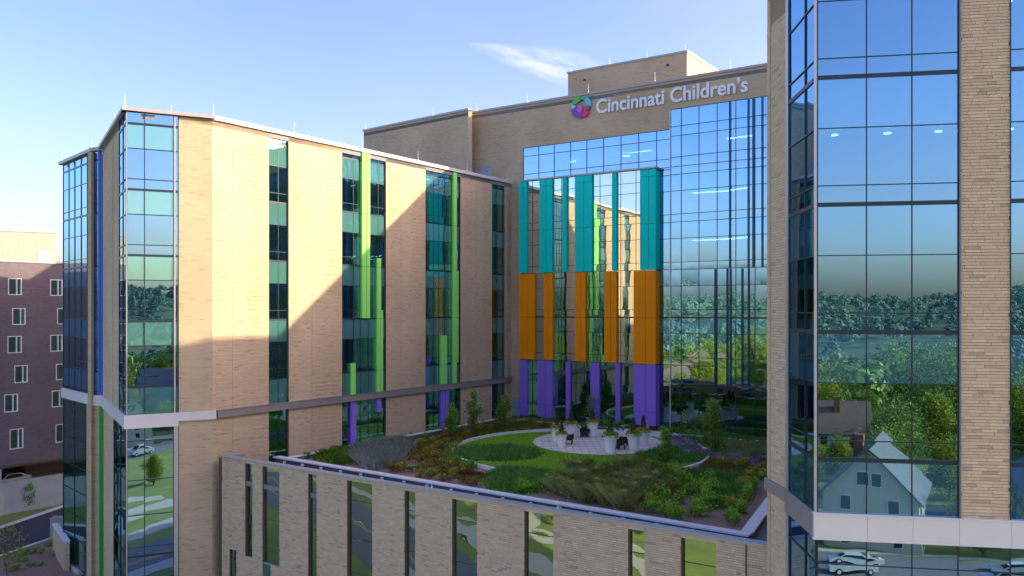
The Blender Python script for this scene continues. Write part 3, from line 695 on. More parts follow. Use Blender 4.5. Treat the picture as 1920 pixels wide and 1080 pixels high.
b.box(fR, -.15, 34, -8.12, -8.08, -.1, .18); b.box(fR, -.15, 34, -7.23, -7.19, -.1, .17); b.build('pale_band', M['band_white'], tw)
# side face
uS = fS.u
curtain(tw, fS, [.03, uS(1511), uS(1481)], rowsR, (lambda u, hc, h0: M['spandrel_tower'] if ph(hc) > 2.75 else M['vision_tower']), thick=TH, mw=.04, bulge=.002, tilt=.002)
curtain(tw, fS, [.03, uS(1511), uS(1481)], [GROUND + .2, -15.5, -13, -11.2, -9.0, -8.1], lambda u, hc, h0: M['vision'], mw=.04)
b = MB(); b.box(fS, uS(1480.6), fS.len, GROUND, TT, -.1, .07); b.box(fS, -.03, .03, -7.2, TT, .0, .09); b.build('corner_trim', M['mullion_light'], tw)
b = MB(); b.box(fS, -.12, fS.len, -8.1, -7.2, -.2, .1); b.build('grey_band', M['band_grey'], tw)
# brick side
wall(tw, fT, 0, fT.len, GROUND, TT - .3, m='mortar', o=-.012)
brick_stuff(tw, fT, [(0.0, fT.len, -7.2, 12), (0.0, fT.len, -17, -7.72)], o=0, bw=.42)
b = MB(); b.box(fT, -.01, fT.len + .05, -7.7, -7.2, -.1, .12); b.build('grey_band', M['band_grey'], tw)
# ceilings, slabs and little downlights inside
interior(tw, fR, .5, 12, GROUND + .2, TT - .4, dep=6, o=-.25)
for t in (3.7,):
    for x in (1575, 1677, 1776):
        u = uR(x) ; p = fR.P(u - .0, t + 2.62, -.9); b = MB(); b.tube(p, p + Vector((0, 0, .04)), .12, .12, 10); b.build('ceiling_lamp', M['lamp'], tw)
for t, x in ((8.2, 1912), (3.7, 1915)):
    p = fR.P(uR(x), t + 2.62, -.9); b = MB(); b.tube(p, p + Vector((0, 0, .04)), .12, .12, 10); b.build('ceiling_lamp', M['lamp'], tw)
b = MB(); b.prism([R0, S1, S2, (34, 34), fR.P(34, 0).to_2d()], CAMZ + TT - .5, CAMZ + TT - .2); b.build('roof', M['roofing'], tw)
fV = Fac(S2, (34, 34), flip=True); wall(tw, fV, 0, fV.len, GROUND, TT - .3, o=-.0)
coping(tw, fR, -.1, 34, TT, .3, .15, .5, 'coping_grey')
# things seen dimly inside: an office chair and a desk screen on the storey above
ic = thing('office_chair', 'office chair standing behind the tower glass near the top left pane', 'chair', tuple(fR.P(uR(1560), 8.2, -1.3)))
for nm, args in (('seat', (-.25, .25, .42, .5, -.25, .25)), ('backrest', (-.24, .24, .55, 1.05, -.3, -.24)), ('pedestal', (-.04, .04, .05, .42, -.04, .04)), ('chair_base', (-.28, .28, .0, .05, -.28, .28))):
    g = Fac(fR.P(uR(1560), 0, -1.3).to_2d(), fR.P(uR(1560) + 1, 0, -1.3).to_2d()); b = MB(); b.box(g, args[0], args[1], 8.2 + args[2], 8.2 + args[3], args[4], args[5]); b.build(nm, M['wicker'], ic)

# ================================================================== PODIUM with the roof garden
def zF(x): return 98447 / (x + 1266)
def pF(x): z = zF(x); return Vector(((x - CX) / F * z, z))
fF = Fac(pF(413), pF(1440)); uF = fF.u
pod = thing('hospital_podium', 'low tan brick podium with narrow windows carrying the roof garden', 'building', (pF(413).x, pF(413).y, 0))
CT = -10.28
wins = [(459.5, 473.4, -16.9, -10.55), (492, 523.8, -17.0, -10.55), (577.6, 593.9, -23, -10.55), (650.7, 698, -23, -10.55), (758.5, 778.4, -23, -10.58), (847.5, 894.5, -23, -10.6), (983, 1037.5, -23, -10.6), (1177.8, 1208.9, -23, -10.62), (1276.5, 1342.6, -23, -10.62)]
edges = [0] + [v for w in wins for v in (uF(w[0]), uF(w[1]))] + [fF.len]
BR = []
for i in range(0, len(edges), 2):
    a, e = edges[i], edges[i + 1]
    if i == 0:
        s0, s1 = uF(430), uF(443)
        wall(pod, fF, a, e, -16.7, CT - .1, m='mortar', o=-.012); wall(pod, fF, a, s0, GROUND, -16.7, m='mortar', o=-.012); wall(pod, fF, s1, e, GROUND, -16.7, m='mortar', o=-.012)
        BR += [(a + .3, e, -16.7, CT - .12), (a + .3, s0, -22, -16.7), (s1, e, -22, -16.7)]
        curtain(pod, fF, [s0, s1], [GROUND + .3, -20, -16.7], lambda u, hc, h0: M['vision_podium'], o=-.14)
    else:
        wall(pod, fF, a, e, GROUND, CT - .1, m='mortar', o=-.012); BR.append((a, e, -19.5, CT - .12))
for k, (xa, xb, lo, hi) in enumerate(wins):
    ua, ub = uF(xa), uF(xb)
    rows = [lo] + [r for r in (-20.5, -18, -16.2, -14.1, -11.75) if r > lo + .3] + [hi]
    if xb - xa > 45 and False: cols = [ua, (ua + ub) / 2, ub]
    else: cols = [ua + .03, ub - .005]
    curtain(pod, fF, cols, rows, lambda u, hc, h0: M['vision_podium'], o=-.17, mw=.04, bulge=.004, tilt=.004, proud=.02)
    b = MB(); b.box(fF, ua + .001, ua + .07, lo, hi, -.4, -.01); b.build('jamb', M['jamb'], pod)
    b = MB(); b.box(fF, ua, ub, hi, CT - .1, -.457, -.005); b.build('lintel', M['mortar'], pod); BR.append((ua, ub, hi + .002, CT - .12))
    if lo > -20:
        wall(pod, fF, ua, ub, GROUND, lo, m='mortar', o=-.012); BR.append((ua, ub, -21, lo))
    interior(pod, fF, ua - .3, ub + .3, GROUND + .2, -12.2, dep=3.5, o=-.46, ceil=False)
b = MB(); b.box(fF, uF(493), uF(507.5), GROUND + .2, -17.05, -.2, .02); b.build('dark_pane', M['dark_glass'], pod)
brick_stuff(pod, fF, BR, o=0, bw=.38)
coping(pod, fF, -.05, fF.len, CT, .13, .1, .45, 'coping_grey')
b = MB(); b.box(fF, -.05, .16, GROUND, CT - .13, -.3, .07); b.box(fF, fF.len - 1.0, fF.len - .94, GROUND, CT - .13, 0, .05); b.build('joint_cover', M['jamb'], pod)
fFl = Fac(pF(413), pF(413) + Vector((.567, .824)) * 1.6, flip=True)
wall(pod, fFl, .0, 1.6, GROUND, CT - .14, o=0); coping(pod, fFl, -.0, 1.6, CT - .003, .13, .1, .7, 'coping_grey')
DEC, PAR, SOIL = -11.78, -11.2, -11.55
b = MB(); b.prism([tuple(pF(416)), (-13.4, 69.8), (-.3, 88.8), (38, 62.5), tuple(pF(1440) + Vector((.3, .5)))], CAMZ + DEC - .3, CAMZ + DEC); b.build('roof', M['roofing'], pod)
b = MB(); p = pF(1180) + Vector((.3, .5)); u = uF(1115); b.tube(fF.P(u, CT, -.3), fF.P(u, CT + .01, -.3), .03, .03)
rods(pod, [fF.P(uF(803), CT, -.3), fF.P(uF(1040), CT, -.3)], .5)

# ------------------------------------------------------------------ garden: parapets and beds
gar = thing('garden_parapet', 'pale stone parapet with slate sides framing the roof garden beds', 'parapet', (0, 60, CAMZ + DEC))
g0 = at(545, 858, PAR); gL = at(527, 854.6, PAR); g1 = at(1389, 995, PAR); gA1 = at(958, 781, PAR); g2 = at(1438, 931, PAR)
def strip_box(p, q, w, h0, h1, name, m, parent, side=1):
    """a wall of plan width w along p->q, widening to the given side"""
    d = (q - p).normalized(); n = Vector((d.y, -d.x)) * side * w
    b = MB(); b.prism([tuple(p), tuple(q), tuple(q + n), tuple(p + n)], CAMZ + h0, CAMZ + h1); return b.build(name, M[m], parent)
dF = (g1 - gL).normalized(); dR = (g2 - g1).normalized()
g3 = g1 + dR * 26
strip_box(gL - dF * .2, g1 + dF * .6, .62, PAR - .09, PAR, 'parapet_cap', 'kerb', gar, 1)
strip_box(gL - dF * .1, g1 + dF * .5, .5, DEC - .0, PAR - .09, 'slate_side', 'grate', gar, 1)
strip_box(g1 - dR * .0, g3, .62, PAR - .088, PAR + .002, 'parapet_cap', 'kerb', gar, 1)
strip_box(g1 + dR * .02, g3, .5, DEC, PAR - .088, 'slate_side', 'grate', gar, 1)
dA = (gA1 - g0).normalized()
strip_box(g0 - dA * .5, gA1, .45, PAR - .07, PAR + .003, 'parapet_cap', 'kerb', gar, -1)
strip_box(g0 - dA * .3, gA1, .35, DEC, PAR - .07, 'slate_side', 'grate', gar, -1)
# kerb at the foot of the back block
k0 = at(958, 786, PAR); k1 = at(1231, 803, PAR); k2 = at(1438, 829, PAR); dk = (k2 - k0).normalized()
strip_box(k0, k0 + dk * 42, .5, PAR - .12, PAR - .002, 'parapet_cap', 'kerb', gar, -1)
strip_box(k0, k0 + dk * 42, .46, DEC, PAR - .12, 'slate_side', 'kerb', gar, -1)
# small roof anchors along the parapet foot
nA = int((g1 - gL).length / 2.05); nn = Vector((dF.y, -dF.x))
anchor = None
for k in range(nA):
    p = gL + dF * (1.2 + k * 2.05) + nn * .62
    if anchor is None:
        b = MB(); b.prism([(p.x - .1, p.y - .1), (p.x + .1, p.y - .1), (p.x + .1, p.y + .1), (p.x - .1, p.y + .1)], CAMZ + PAR - .34, CAMZ + PAR - .17)
        anchor = b.build('roof_anchor', M['white'], gar); a0 = p.copy()
    else:
        c = anchor.copy(); COL.objects.link(c); c.location = anchor.location + Vector((p.x - a0.x, p.y - a0.y, 0))
# soil bed polygon
bed = [tuple(gL + dF * .2), tuple(g1), tuple(g3), tuple(k0 + dk * 42), tuple(k0), tuple(gA1), tuple(g0)]
b = MB(); b.prism([tuple(gL + dF * .3), tuple(g1), tuple(g3), tuple(k0 + dk * 40), tuple(k0)], CAMZ + DEC + .004, CAMZ + SOIL); ob = b.build('mulch_bed', M['mulch'], None); ob['kind'] = 'structure'

def disc(cx, cy, rx, ry, z, name, m, n=72, a0=0, a1=360, rot=0, th=.05):
    b = MB(); P = []
    for k in range(n + 1 if a1 - a0 < 360 else n):
        w = R(a0 + (a1 - a0) * k / n); P.append((cx + rx * math.cos(w), cy + ry * math.sin(w)))
    b.prism(P, CAMZ + z - th, CAMZ + z); o = b.build(name, M[m], None); o['kind'] = 'structure'; return o
rc = at(1086, 846.5, SOIL); rl = at(862, 852, SOIL); RR = 10.1
PCx, PCy = at(1121, 830.5, SOIL); PR = 5.6
RY = 10.8
def ell(cx, cy, rx, ry, p): return ((p[0] - cx) / rx) ** 2 + ((p[1] - cy) / ry) ** 2 < 1
disc(rc.x, rc.y, RR, RY, SOIL + .06, 'turf', 'garden_grass')
disc(PCx, PCy, PR, PR * 1.12, SOIL + .10, 'patio', 'paver')
pj = MB(); kk = -9
while kk <= 9:
    q = kk * .6; hwid = PR * 1.12 * math.sqrt(max(0, 1 - (q / PR) ** 2)); 
    if hwid > .2: pj.prism([(PCx + q - .012, PCy - hwid), (PCx + q + .012, PCy - hwid), (PCx + q + .012, PCy + hwid), (PCx + q - .012, PCy + hwid)], CAMZ + SOIL + .1, CAMZ + SOIL + .104)
    kk += 1
for kk in range(-5, 6):
    q = kk * 1.2; hwid = PR * math.sqrt(max(0, 1 - (q / (PR * 1.12)) ** 2))
    if hwid > .2: pj.prism([(PCx - hwid, PCy + q - .02), (PCx + hwid, PCy + q - .02), (PCx + hwid, PCy + q + .02), (PCx - hwid, PCy + q + .02)], CAMZ + SOIL + .1, CAMZ + SOIL + .106)
pj.build('paving_joint', M['roofing'], None)['kind'] = 'structure'
# planted discs inside the ring
lb = at(932, 853, SOIL); disc(lb.x, lb.y, 3.6, 3.3, SOIL + .075, 'planting_bed', 'soil')
rbq = at(1262, 852, SOIL); disc(rbq.x, rbq.y, 2.9, 4.2, SOIL + .076, 'planting_bed', 'soil')
# kerb ring, open at the front where the grasses grow over it
kr = thing('ring_kerb', 'curved white stone kerb circling the lawn and patio', 'kerb', (rc.x, rc.y, CAMZ + SOIL))
b = MB(); n = 120
for k in range(n):
    w0, w1 = 2 * math.pi * k / n, 2 * math.pi * (k + 1) / n
    deg = math.degrees((w0 + w1) / 2) % 360
    if 248 < deg < 300: continue
    P = [(rc.x + r * rx_ * math.cos(w), rc.y + r * ry_ * math.sin(w)) for r, w, rx_, ry_ in ((1, w0, RR, RY), (1, w1, RR, RY), (1.022, w1, RR, RY), (1.022, w0, RR, RY))]
    b.prism(P, CAMZ + SOIL - .05, CAMZ + SOIL + .27)
b.build('kerb_stone', M['kerb'], kr)
# the short paved ramp between patio and door
q0, q1 = at(1185, 808, SOIL), at(1222, 797, SOIL)
b = MB(); dq = (q1 - q0).normalized(); nq = Vector((dq.y, -dq.x))
b.prism([tuple(q0 - nq * .9), tuple(q1 - nq * .9), tuple(q1 + nq * .9), tuple(q0 + nq * .9)], CAMZ + SOIL, CAMZ + SOIL + .12); o = b.build('garden_path', M['paver'], None); o['kind'] = 'structure'
gw = thing('garden_wall', 'low pale retaining walls flanking the path from the patio to the facade', 'wall', (q0.x, q0.y, CAMZ + SOIL))
for s in (-1, 1):
    b = MB(); b.prism([tuple(q0 + nq * s * .9), tuple(q1 + nq * s * .9), tuple(q1 + nq * s * 1.2), tuple(q0 + nq * s * 1.2)], CAMZ + SOIL, CAMZ + SOIL + .42); b.build('wall_leg', M['kerb'], gw)
rp = at(1278, 806, SOIL)
rl_ = thing('hand_rail', 'small white double-post handrail at the foot of the curtain wall', 'handrail', (rp.x, rp.y, CAMZ + SOIL))
for dx in (-.22, .22):
    b = MB(); b.tube((rp.x + dx, rp.y, CAMZ + SOIL), (rp.x + dx, rp.y, CAMZ + SOIL + .85), .035, .035); b.build('post', M['white'], rl_)
b = MB(); b.tube((rp.x - .45, rp.y, CAMZ + SOIL + .62), (rp.x + .45, rp.y, CAMZ + SOIL + .62), .035, .035); b.build('rail', M['white'], rl_)

# ------------------------------------------------------------------ sign
sg = thing('hospital_sign', 'white raised lettering Cincinnati Children\'s on the brick parapet', 'sign', tuple(fB.P(uB(1119), 19.6, .1)))
txt = "Cincinnati Children\u2019s"
fc = bpy.data.curves.new('letters', 'FONT'); fc.body = txt; fc.size = 1; fc.extrude = .0; fc.offset = .02
tmp = bpy.data.objects.new('tmp', fc); COL.objects.link(tmp)
# advance widths measured letter by letter by growing the string
def width(s):
    fc.body = s; bpy.context.view_layer.update(); dg = bpy.context.evaluated_depsgraph_get(); me = tmp.evaluated_get(dg).to_mesh()
    xs = [v.co.x for v in me.vertices]; r = (min(xs), max(xs)) if xs else (0, 0); tmp.evaluated_get(dg).to_mesh_clear(); return r
full = width(txt); ub0, ub1 = uB(1119.5), uB(1403.5)
sx = (ub1 - ub0) / (full[1] - full[0])
sc_z = 1.40 / .73
for i, chr_ in enumerate(txt):
    if chr_ == ' ': continue
    r = width(txt[:i + 1]); own = width(chr_)
    fc.body = chr_; fc.extrude = .06; bpy.context.view_layer.update(); dg = bpy.context.evaluated_depsgraph_get()
    me = bpy.data.meshes.new_from_object(tmp.evaluated_get(dg)); fc.extrude = 0
    x_off = r[1] - own[1]
    for v in me.vertices:
        x, y, z = v.co
        p = fB.P(ub0 + (x + x_off - full[0]) * sx, 19.62 + y * sc_z, .12 + z * 1.3)
        v.co = p - sg.location
    me.materials.clear(); me.materials.append(M['letter'])
    o = bpy.data.objects.new('letter', me); COL.objects.link(o); o.parent = sg
bpy.data.objects.remove(tmp)
lgu, lgh = uB(1091.5), fB.h(1091.5, 201)
lg = thing('ring_logo', 'multicoloured broken ring emblem left of the white lettering', 'logo', tuple(fB.P(lgu, lgh, .1)))
def arc(a0, a1, r0, r1, m, o0=.08, o1=.3, name='logo_segment', cx=0, cy=0, sy=1.0, skew=0):
    n = 10; b = MB(); P = []
    for k in range(n + 1): w = R(a0 + (a1 - a0) * k / n); P.append((r1 * math.cos(w), r1 * math.sin(w)))
    for k in range(n, -1, -1): w = R(a0 + skew + (a1 - a0) * k / n); P.append((r0 * math.cos(w), r0 * math.sin(w)))
    def Q(p, o): return fB.P(lgu + cx + p[0], lgh + cy + p[1] * sy, o)
    h = len(P) // 2
    for k in range(n):
        a, c, d, e = P[k], P[k + 1], P[len(P) - 2 - k], P[len(P) - 1 - k]
        b.quad([Q(a, o1), Q(c, o1), Q(d, o1), Q(e, o1)]); b.quad([Q(a, o0), Q(c, o0), Q(c, o1), Q(a, o1)]); b.quad([Q(e, o0), Q(d, o0), Q(d, o1), Q(e, o1)])
    b.quad([Q(P[0], o0), Q(P[-1], o0), Q(P[-1], o1), Q(P[0], o1)]); b.quad([Q(P[n], o0), Q(P[n + 1], o0), Q(P[n + 1], o1), Q(P[n], o1)])
    return b.build(name, M[m], lg)
arc(102, 158, .62, 1.16, 'logo_green', skew=-10); arc(160, 186, .66, 1.08, 'logo_sky')
arc(188, 278, .52, 1.16, 'logo_purple'); arc(281, 322, .58, 1.16, 'logo_magenta'); arc(330, 352, .66, 1.02, 'logo_crimson')
arc(356, 412, .68, 1.14, 'logo_cyan', skew=8); arc(56, 92, .72, 1.08, 'logo_teal')
arc(0, 359.9, .0, .33, 'logo_pink', .1, .34, cx=-.12, cy=-.2, sy=1.25, name='logo_dot')

# ------------------------------------------------------------------ planting
GZ = CAMZ + SOIL
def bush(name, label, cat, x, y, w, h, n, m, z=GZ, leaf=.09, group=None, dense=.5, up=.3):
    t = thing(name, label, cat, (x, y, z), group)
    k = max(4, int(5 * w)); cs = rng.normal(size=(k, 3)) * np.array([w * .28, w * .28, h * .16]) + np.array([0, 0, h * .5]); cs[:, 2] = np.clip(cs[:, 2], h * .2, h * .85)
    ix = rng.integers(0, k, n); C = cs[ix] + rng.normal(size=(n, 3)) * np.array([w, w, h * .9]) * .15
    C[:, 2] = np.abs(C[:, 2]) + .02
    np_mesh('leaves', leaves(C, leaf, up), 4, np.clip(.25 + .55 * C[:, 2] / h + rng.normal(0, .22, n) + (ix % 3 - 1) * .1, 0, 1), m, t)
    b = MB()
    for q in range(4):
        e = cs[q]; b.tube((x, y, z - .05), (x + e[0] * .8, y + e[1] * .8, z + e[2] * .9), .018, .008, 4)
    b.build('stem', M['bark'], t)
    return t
def dup(t, x, y, z=GZ, s=1, label=None):
    c = copy_tree(t); c.location = (x, y, z); c.scale = (s, s, s * random.uniform(.85, 1.15)); c.rotation_euler = (0, 0, random.uniform(0, 6.28))
    if label: c['label'] = label
    return c
ORD = 'first second third fourth fifth sixth seventh eighth ninth tenth eleventh twelfth thirteenth fourteenth fifteenth sixteenth seventeenth eighteenth nineteenth twentieth'.split()
def number(items, base_label, what):
    items = sorted(items, key=lambda o: o.location.x / o.location.y); n = len(items)
    for i, o in enumerate(items):
        if i < (n + 1) // 2: k = ORD[i]; side = 'left'
        else: k = ORD[n - 1 - i]; side = 'right'
        o['label'] = '%s, %s from the %s of %s' % (base_label, k, side, what)
def scatter(poly_fn, n, box):
    P = np.stack([rng.uniform(box[0], box[1], n), rng.uniform(box[2], box[3], n)], 1)
    k = np.array([poly_fn(p) for p in P]); return P[k]
def inpoly(poly):
    poly = [tuple(p) for p in poly]
    def f(p):
        x, y = p; c = False; j = len(poly) - 1
        for i in range(len(poly)):
            a, b_ = poly[i], poly[j]
            if (a[1] > y) != (b_[1] > y) and x < (b_[0] - a[0]) * (y - a[1]) / (b_[1] - a[1]) + a[0]: c = not c
            j = i
        return c
    return f
def pix(*pp, h=SOIL): return [at(x, y, h) for x, y in pp]
def bb_(poly): xs = [p[0] for p in poly]; ys = [p[1] for p in poly]; return (min(xs), max(xs), min(ys), max(ys))
def cover(name, label, poly, dens, h, m, w=.02, lean=.35, z=GZ, clump=0, cr=.3, tb=.5, excl=None, tvar=.2):
    """ground cover nobody could count: one mass of blades or leaves"""
    x0, x1_, y0, y1 = bb_(poly); area = (x1_ - x0) * (y1 - y0); fn = inpoly(poly)
    n = int(area * dens)
    if clump:
        nc = int(area * clump); cc = scatter(fn, nc, (x0, x1_, y0, y1))
        if len(cc) == 0: return
        ci = rng.integers(0, len(cc), n); P = cc[ci] + rng.normal(0, cr, (n, 2)); tv = rng.normal(0, .14, len(cc))[ci]; hv = rng.uniform(.75, 1.2, len(cc))[ci]
    else: P = scatter(fn, n, (x0, x1_, y0, y1)); tv = 0; hv = 1
    if excl is not None:
        k = np.array([not excl(p) for p in P]); P = P[k]
        if clump: tv = tv[k]; hv = hv[k]
    n = len(P); B = np.column_stack([P, np.full(n, z)])
    V = blades(B, h * np.ones(n) * hv, lean, w)
    o = np_mesh(name, V, 5, np.clip(tb + tv + rng.normal(0, tvar, n), 0, 1), m); tag(o, label, None, None, 'stuff'); return o
inring = lambda p: ell(rc.x, rc.y, RR * 1.02, RY * 1.02, p)
inpat = lambda p: ell(PCx, PCy, PR + .1, PR * 1.12 + .1, p)
ring_poly = [Vector((rc.x + RR * .985 * math.cos(2 * math.pi * k / 60), rc.y + RY * .985 * math.sin(2 * math.pi * k / 60))) for k in range(60)]
inlb = lambda p: ell(lb.x, lb.y, 3.5, 3.2, p)
inrb = lambda p: ell(rbq.x, rbq.y, 2.9, 4.2, p)
cover('lawn_grass', 'bright green mown lawn around the patio', ring_poly, 160, .09, M['blade'], .022, .5, z=GZ + .055, excl=lambda p: inpat(p) or inlb(p) or inrb(p), tvar=.25)
lbp = [Vector((lb.x + 3.5 * math.cos(k / 5), lb.y + 3.2 * math.sin(k / 5))) for k in range(31)]
cover('sedge_cover', 'dark green sedge filling the round bed left of the patio', lbp, 170, .42, M['fol_dark'], .03, .6, clump=7, cr=.2, tb=.55)
rbp = [Vector((rbq.x + 2.8 * math.cos(k / 5), rbq.y + 4.0 * math.sin(k / 5))) for k in range(31)]
cover('sedge_cover', 'dark low planting in the bed right of the patio', rbp, 120, .34, M['fol_dark'], .03, .6, clump=6, cr=.22, tb=.4, excl=inpat)
# front masses
notin = lambda p: ell(rc.x, rc.y, RR * .90, RY * .90, p)
cover('meadow_grass', 'deep green grass mass in front of the lawn, left half', pix((905, 905), (950, 880), (1030, 872), (1100, 885), (1060, 912), (990, 925), (930, 922)), 230, .4, M['fol_dark'], .026, .55, clump=4, cr=.32, tb=.55, excl=notin)
cover('meadow_grass', 'deep green grass mass at the right front of the roof garden', pix((1240, 890), (1300, 888), (1390, 895), (1402, 925), (1375, 952), (1330, 955), (1300, 925)), 230, .42, M['fol_dark'], .026, .55, clump=4, cr=.32, tb=.5, excl=notin)
cover('meadow_grass', 'green grass fringe between lawn and feathery grasses', pix((1020, 877), (1120, 872), (1250, 878), (1290, 892), (1200, 905), (1080, 900)), 220, .36, M['fol_dark'], .026, .5, clump=4, cr=.3, tb=.62, excl=notin)
cover('silver_ground_cover', 'silvery green spiky clump near the parapet corner', pix((668, 868), (690, 845), (735, 833), (758, 842), (742, 868), (705, 882)), 420, .7, M['fol_silver'], .028, .8, clump=5, cr=.33, tb=.55)
cover('green_ground_cover', 'green tufted grass left of the silvery clump', pix((598, 862), (640, 846), (690, 842), (668, 872), (630, 872)), 330, .5, M['fol_bright'], .028, .6, clump=5, cr=.28, tb=.4)
cover('green_ground_cover', 'green tufted grass beside the left arc of the kerb', pix((840, 838), (870, 832), (875, 862), (905, 880), (880, 880), (845, 862)), 200, .4, M['fol_dark'], .026, .6, clump=4, cr=.25, tb=.6, excl=inring)
cover('russet_ground_cover', 'low russet ground cover over brown mulch, left side of the garden', pix((770, 850), (800, 822), (850, 812), (900, 800), (960, 790), (1000, 795), (900, 815), (862, 835), (860, 870), (920, 892), (900, 905), (830, 890), (790, 872)), 75, .24, M['fol_red'], .04, .8, clump=2.2, cr=.22, tb=.5, excl=inring)
cover('russet_ground_cover', 'dull green and russet band along the back facade kerb', pix((860, 812), (958, 786), (1050, 790), (1060, 797), (960, 808), (880, 824)), 150, .36, M['fol_orange'], .04, .7, clump=4, cr=.25, tb=.4, excl=inring)
cover('pale_ground_cover', 'pale yellow-green tufts near the far corner by the brick wall', pix((935, 797), (962, 790), (1040, 793), (1010, 799)), 300, .4, M['fol_pale'], .03, .5, clump=5, cr=.22, tb=.4, excl=inring)
cover('mound_grass', 'pale green mounding grass by the tower', pix((1330, 842), (1360, 834), (1470, 842), (1470, 868), (1350, 856)), 330, .45, M['fol_pale'], .03, .7, clump=3.2, cr=.26, tb=.5)
cover('purple_flower_cover', 'mauve flowers in a curved drift inside the kerb', pix((1252, 826), (1268, 824), (1300, 838), (1310, 852), (1298, 855), (1262, 840)), 800, .4, M['fol_purple'], .045, .5, clump=9, cr=.2, tb=.68)
cover('purple_flower_cover', 'mauve flower row below the pale grass mounds', pix((1312, 850), (1340, 854), (1470, 866), (1470, 874), (1380, 866), (1312, 857)), 600, .35, M['fol_purple'], .045, .5, clump=8, cr=.2, tb=.66)
cover('dark_ground_cover', 'dark green low cover at the foot of the curtain wall', pix((1235, 806), (1330, 815), (1470, 833), (1470, 845), (1345, 833), (1310, 838), (1270, 822)), 130, .4, M['fol_dark'], .03, .6, clump=4, cr=.25, tb=.35, excl=inring)
cover('dark_ground_cover', 'dark shrubby cover behind the planters', pix((1080, 800), (1160, 798), (1185, 806), (1170, 812), (1100, 808)), 130, .45, M['fol_dark'], .03, .6, clump=5, cr=.25, tb=.4, excl=inpat)
cover('russet_ground_cover', 'russet and green low cover below the mauve flower row', pix((1320, 862), (1400, 870), (1438, 880), (1436, 900), (1370, 890), (1318, 878)), 130, .3, M['fol_red'], .04, .8, clump=3, cr=.26, tb=.6, excl=inring)
# feathery grasses: single tufts
FEL = []; fe = None; FG = 'feathery ornamental grass tufts along the front of the roof garden'
for i, (x, y) in enumerate([(1052, 925), (1075, 932), (1062, 905), (1100, 940), (1095, 912), (1120, 925), (1140, 945), (1135, 918), (1160, 932), (1120, 900), (1155, 905), (1178, 915), (1190, 938), (1200, 910), (1215, 925), (1170, 955), (1230, 915), (1150, 890), (1180, 893), (1210, 897), (1085, 893), (1240, 930)]):
    p = at(x, y, SOIL)
    if fe is None:
        fe = thing('grass_tuft', 'feathery tan-tipped grass tuft in the front bed', 'grass', (p.x, p.y, GZ), FG); n = 900
        B = np.column_stack([rng.normal(0, .16, (n, 2)), np.zeros(n)]); V = blades(B, np.full(n, .95), .8, .012); np_mesh('blades', V, 5, np.clip(rng.normal(.55, .2, n), 0, 1), M['fol_feather'], fe)
        n = 1500; a = rng.uniform(0, 6.28, n); r = np.abs(rng.normal(0, .5, n)); C = np.column_stack([r * np.cos(a), r * np.sin(a), rng.uniform(.6, 1.05, n) - r * .3]); np_mesh('seed_head', leaves(C, .05, 1.5, .25), 4, np.clip(rng.normal(.85, .12, n), 0, 1), M['fol_feather'], fe, 'stuff')
    else: FEL.append(dup(fe, p.x, p.y, s=random.uniform(.8, 1.15)))
number(FEL + [fe], 'feathery tan-tipped grass tuft', 'the front clump')
# leafy shrubs
SH = {}
def shrubs(kind, label, group, pts, w, h, n, m, leaf, smin=.8, smax=1.2):
    src = None; every = []
    for x, y in pts:
        p = at(x, y, SOIL)
        if inring((p.x, p.y)) and y < 880: pass
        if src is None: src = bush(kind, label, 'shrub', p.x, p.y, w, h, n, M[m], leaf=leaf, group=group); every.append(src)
        else: every.append(dup(src, p.x, p.y, s=random.uniform(smin, smax)))
    number(every, label, 'its kind')
shrubs('leafy_shrub', 'bright green leafy shrub near the front parapet', 'bright leafy shrubs along the front of the roof garden',
       [(985, 925), (1225, 962), (1248, 968), (1272, 945), (1268, 900), (1285, 910), (1262, 925), (1330, 950), (1318, 930), (1325, 905), (1312, 968), (1340, 925), (1272, 975), (1030, 905), (1290, 928), (1245, 945)], 1.0, .95, 620, 'fol_bright', .075)
shrubs('red_shrub', 'red-leaved shrub on brown mulch', 'red-leaved shrubs in the mulch on the left',
       [(760, 862), (772, 845), (768, 857), (757, 882), (742, 885), (830, 905), (870, 905), (882, 911), (812, 870), (860, 888), (800, 880), (785, 868), (776, 852)], .85, .7, 420, 'fol_red', .07)
shrubs('russet_shrub', 'russet and green shrub on brown mulch', 'russet shrubs on the mulch',
       [(790, 838), (806, 832), (822, 842), (800, 855), (815, 860), (788, 895), (808, 897), (850, 897), (868, 882), (842, 880), (828, 872), (846, 862), (812, 848), (836, 832), (850, 845), (872, 820), (866, 812), (838, 820), (900, 812), (925, 806), (1412, 900), (1420, 890), (1405, 912), (1428, 880), (1398, 920), (1385, 880), (1360, 875), (1395, 872), (1380, 960), (1372, 975), (1390, 945)], .8, .6, 380, 'fol_orange', .07)
shrubs('small_shrub', 'small rounded green shrub beside the brick wall kerb', 'small shrubs lined along the brick wall',
       [(582, 860), (623, 850), (663, 843), (692, 838), (722, 828), (750, 826), (776, 820), (808, 812), (832, 812), (782, 834), (745, 838), (762, 832), (798, 824), (818, 826), (904, 796), (926, 792), (945, 788), (888, 802), (788, 885), (775, 885)], .62, .6, 320, 'fol_mid', .07)
shrubs('yellow_shrub', 'yellow-green shrub close to the right parapet corner', 'yellow-green shrubs at the right corner',
       [(1377, 985), (1388, 965), (1405, 925), (1415, 915), (1428, 900), (1370, 978), (1400, 935)], .7, .65, 340, 'fol_bright', .07)
shrubs('dark_shrub', 'dark green shrub between patio and facade', 'dark shrubs behind the patio',
       [(1150, 805), (1240, 812), (1255, 806), (1262, 818), (1300, 822), (1170, 803), (1130, 800)], .9, .8, 420, 'fol_mid', .08)

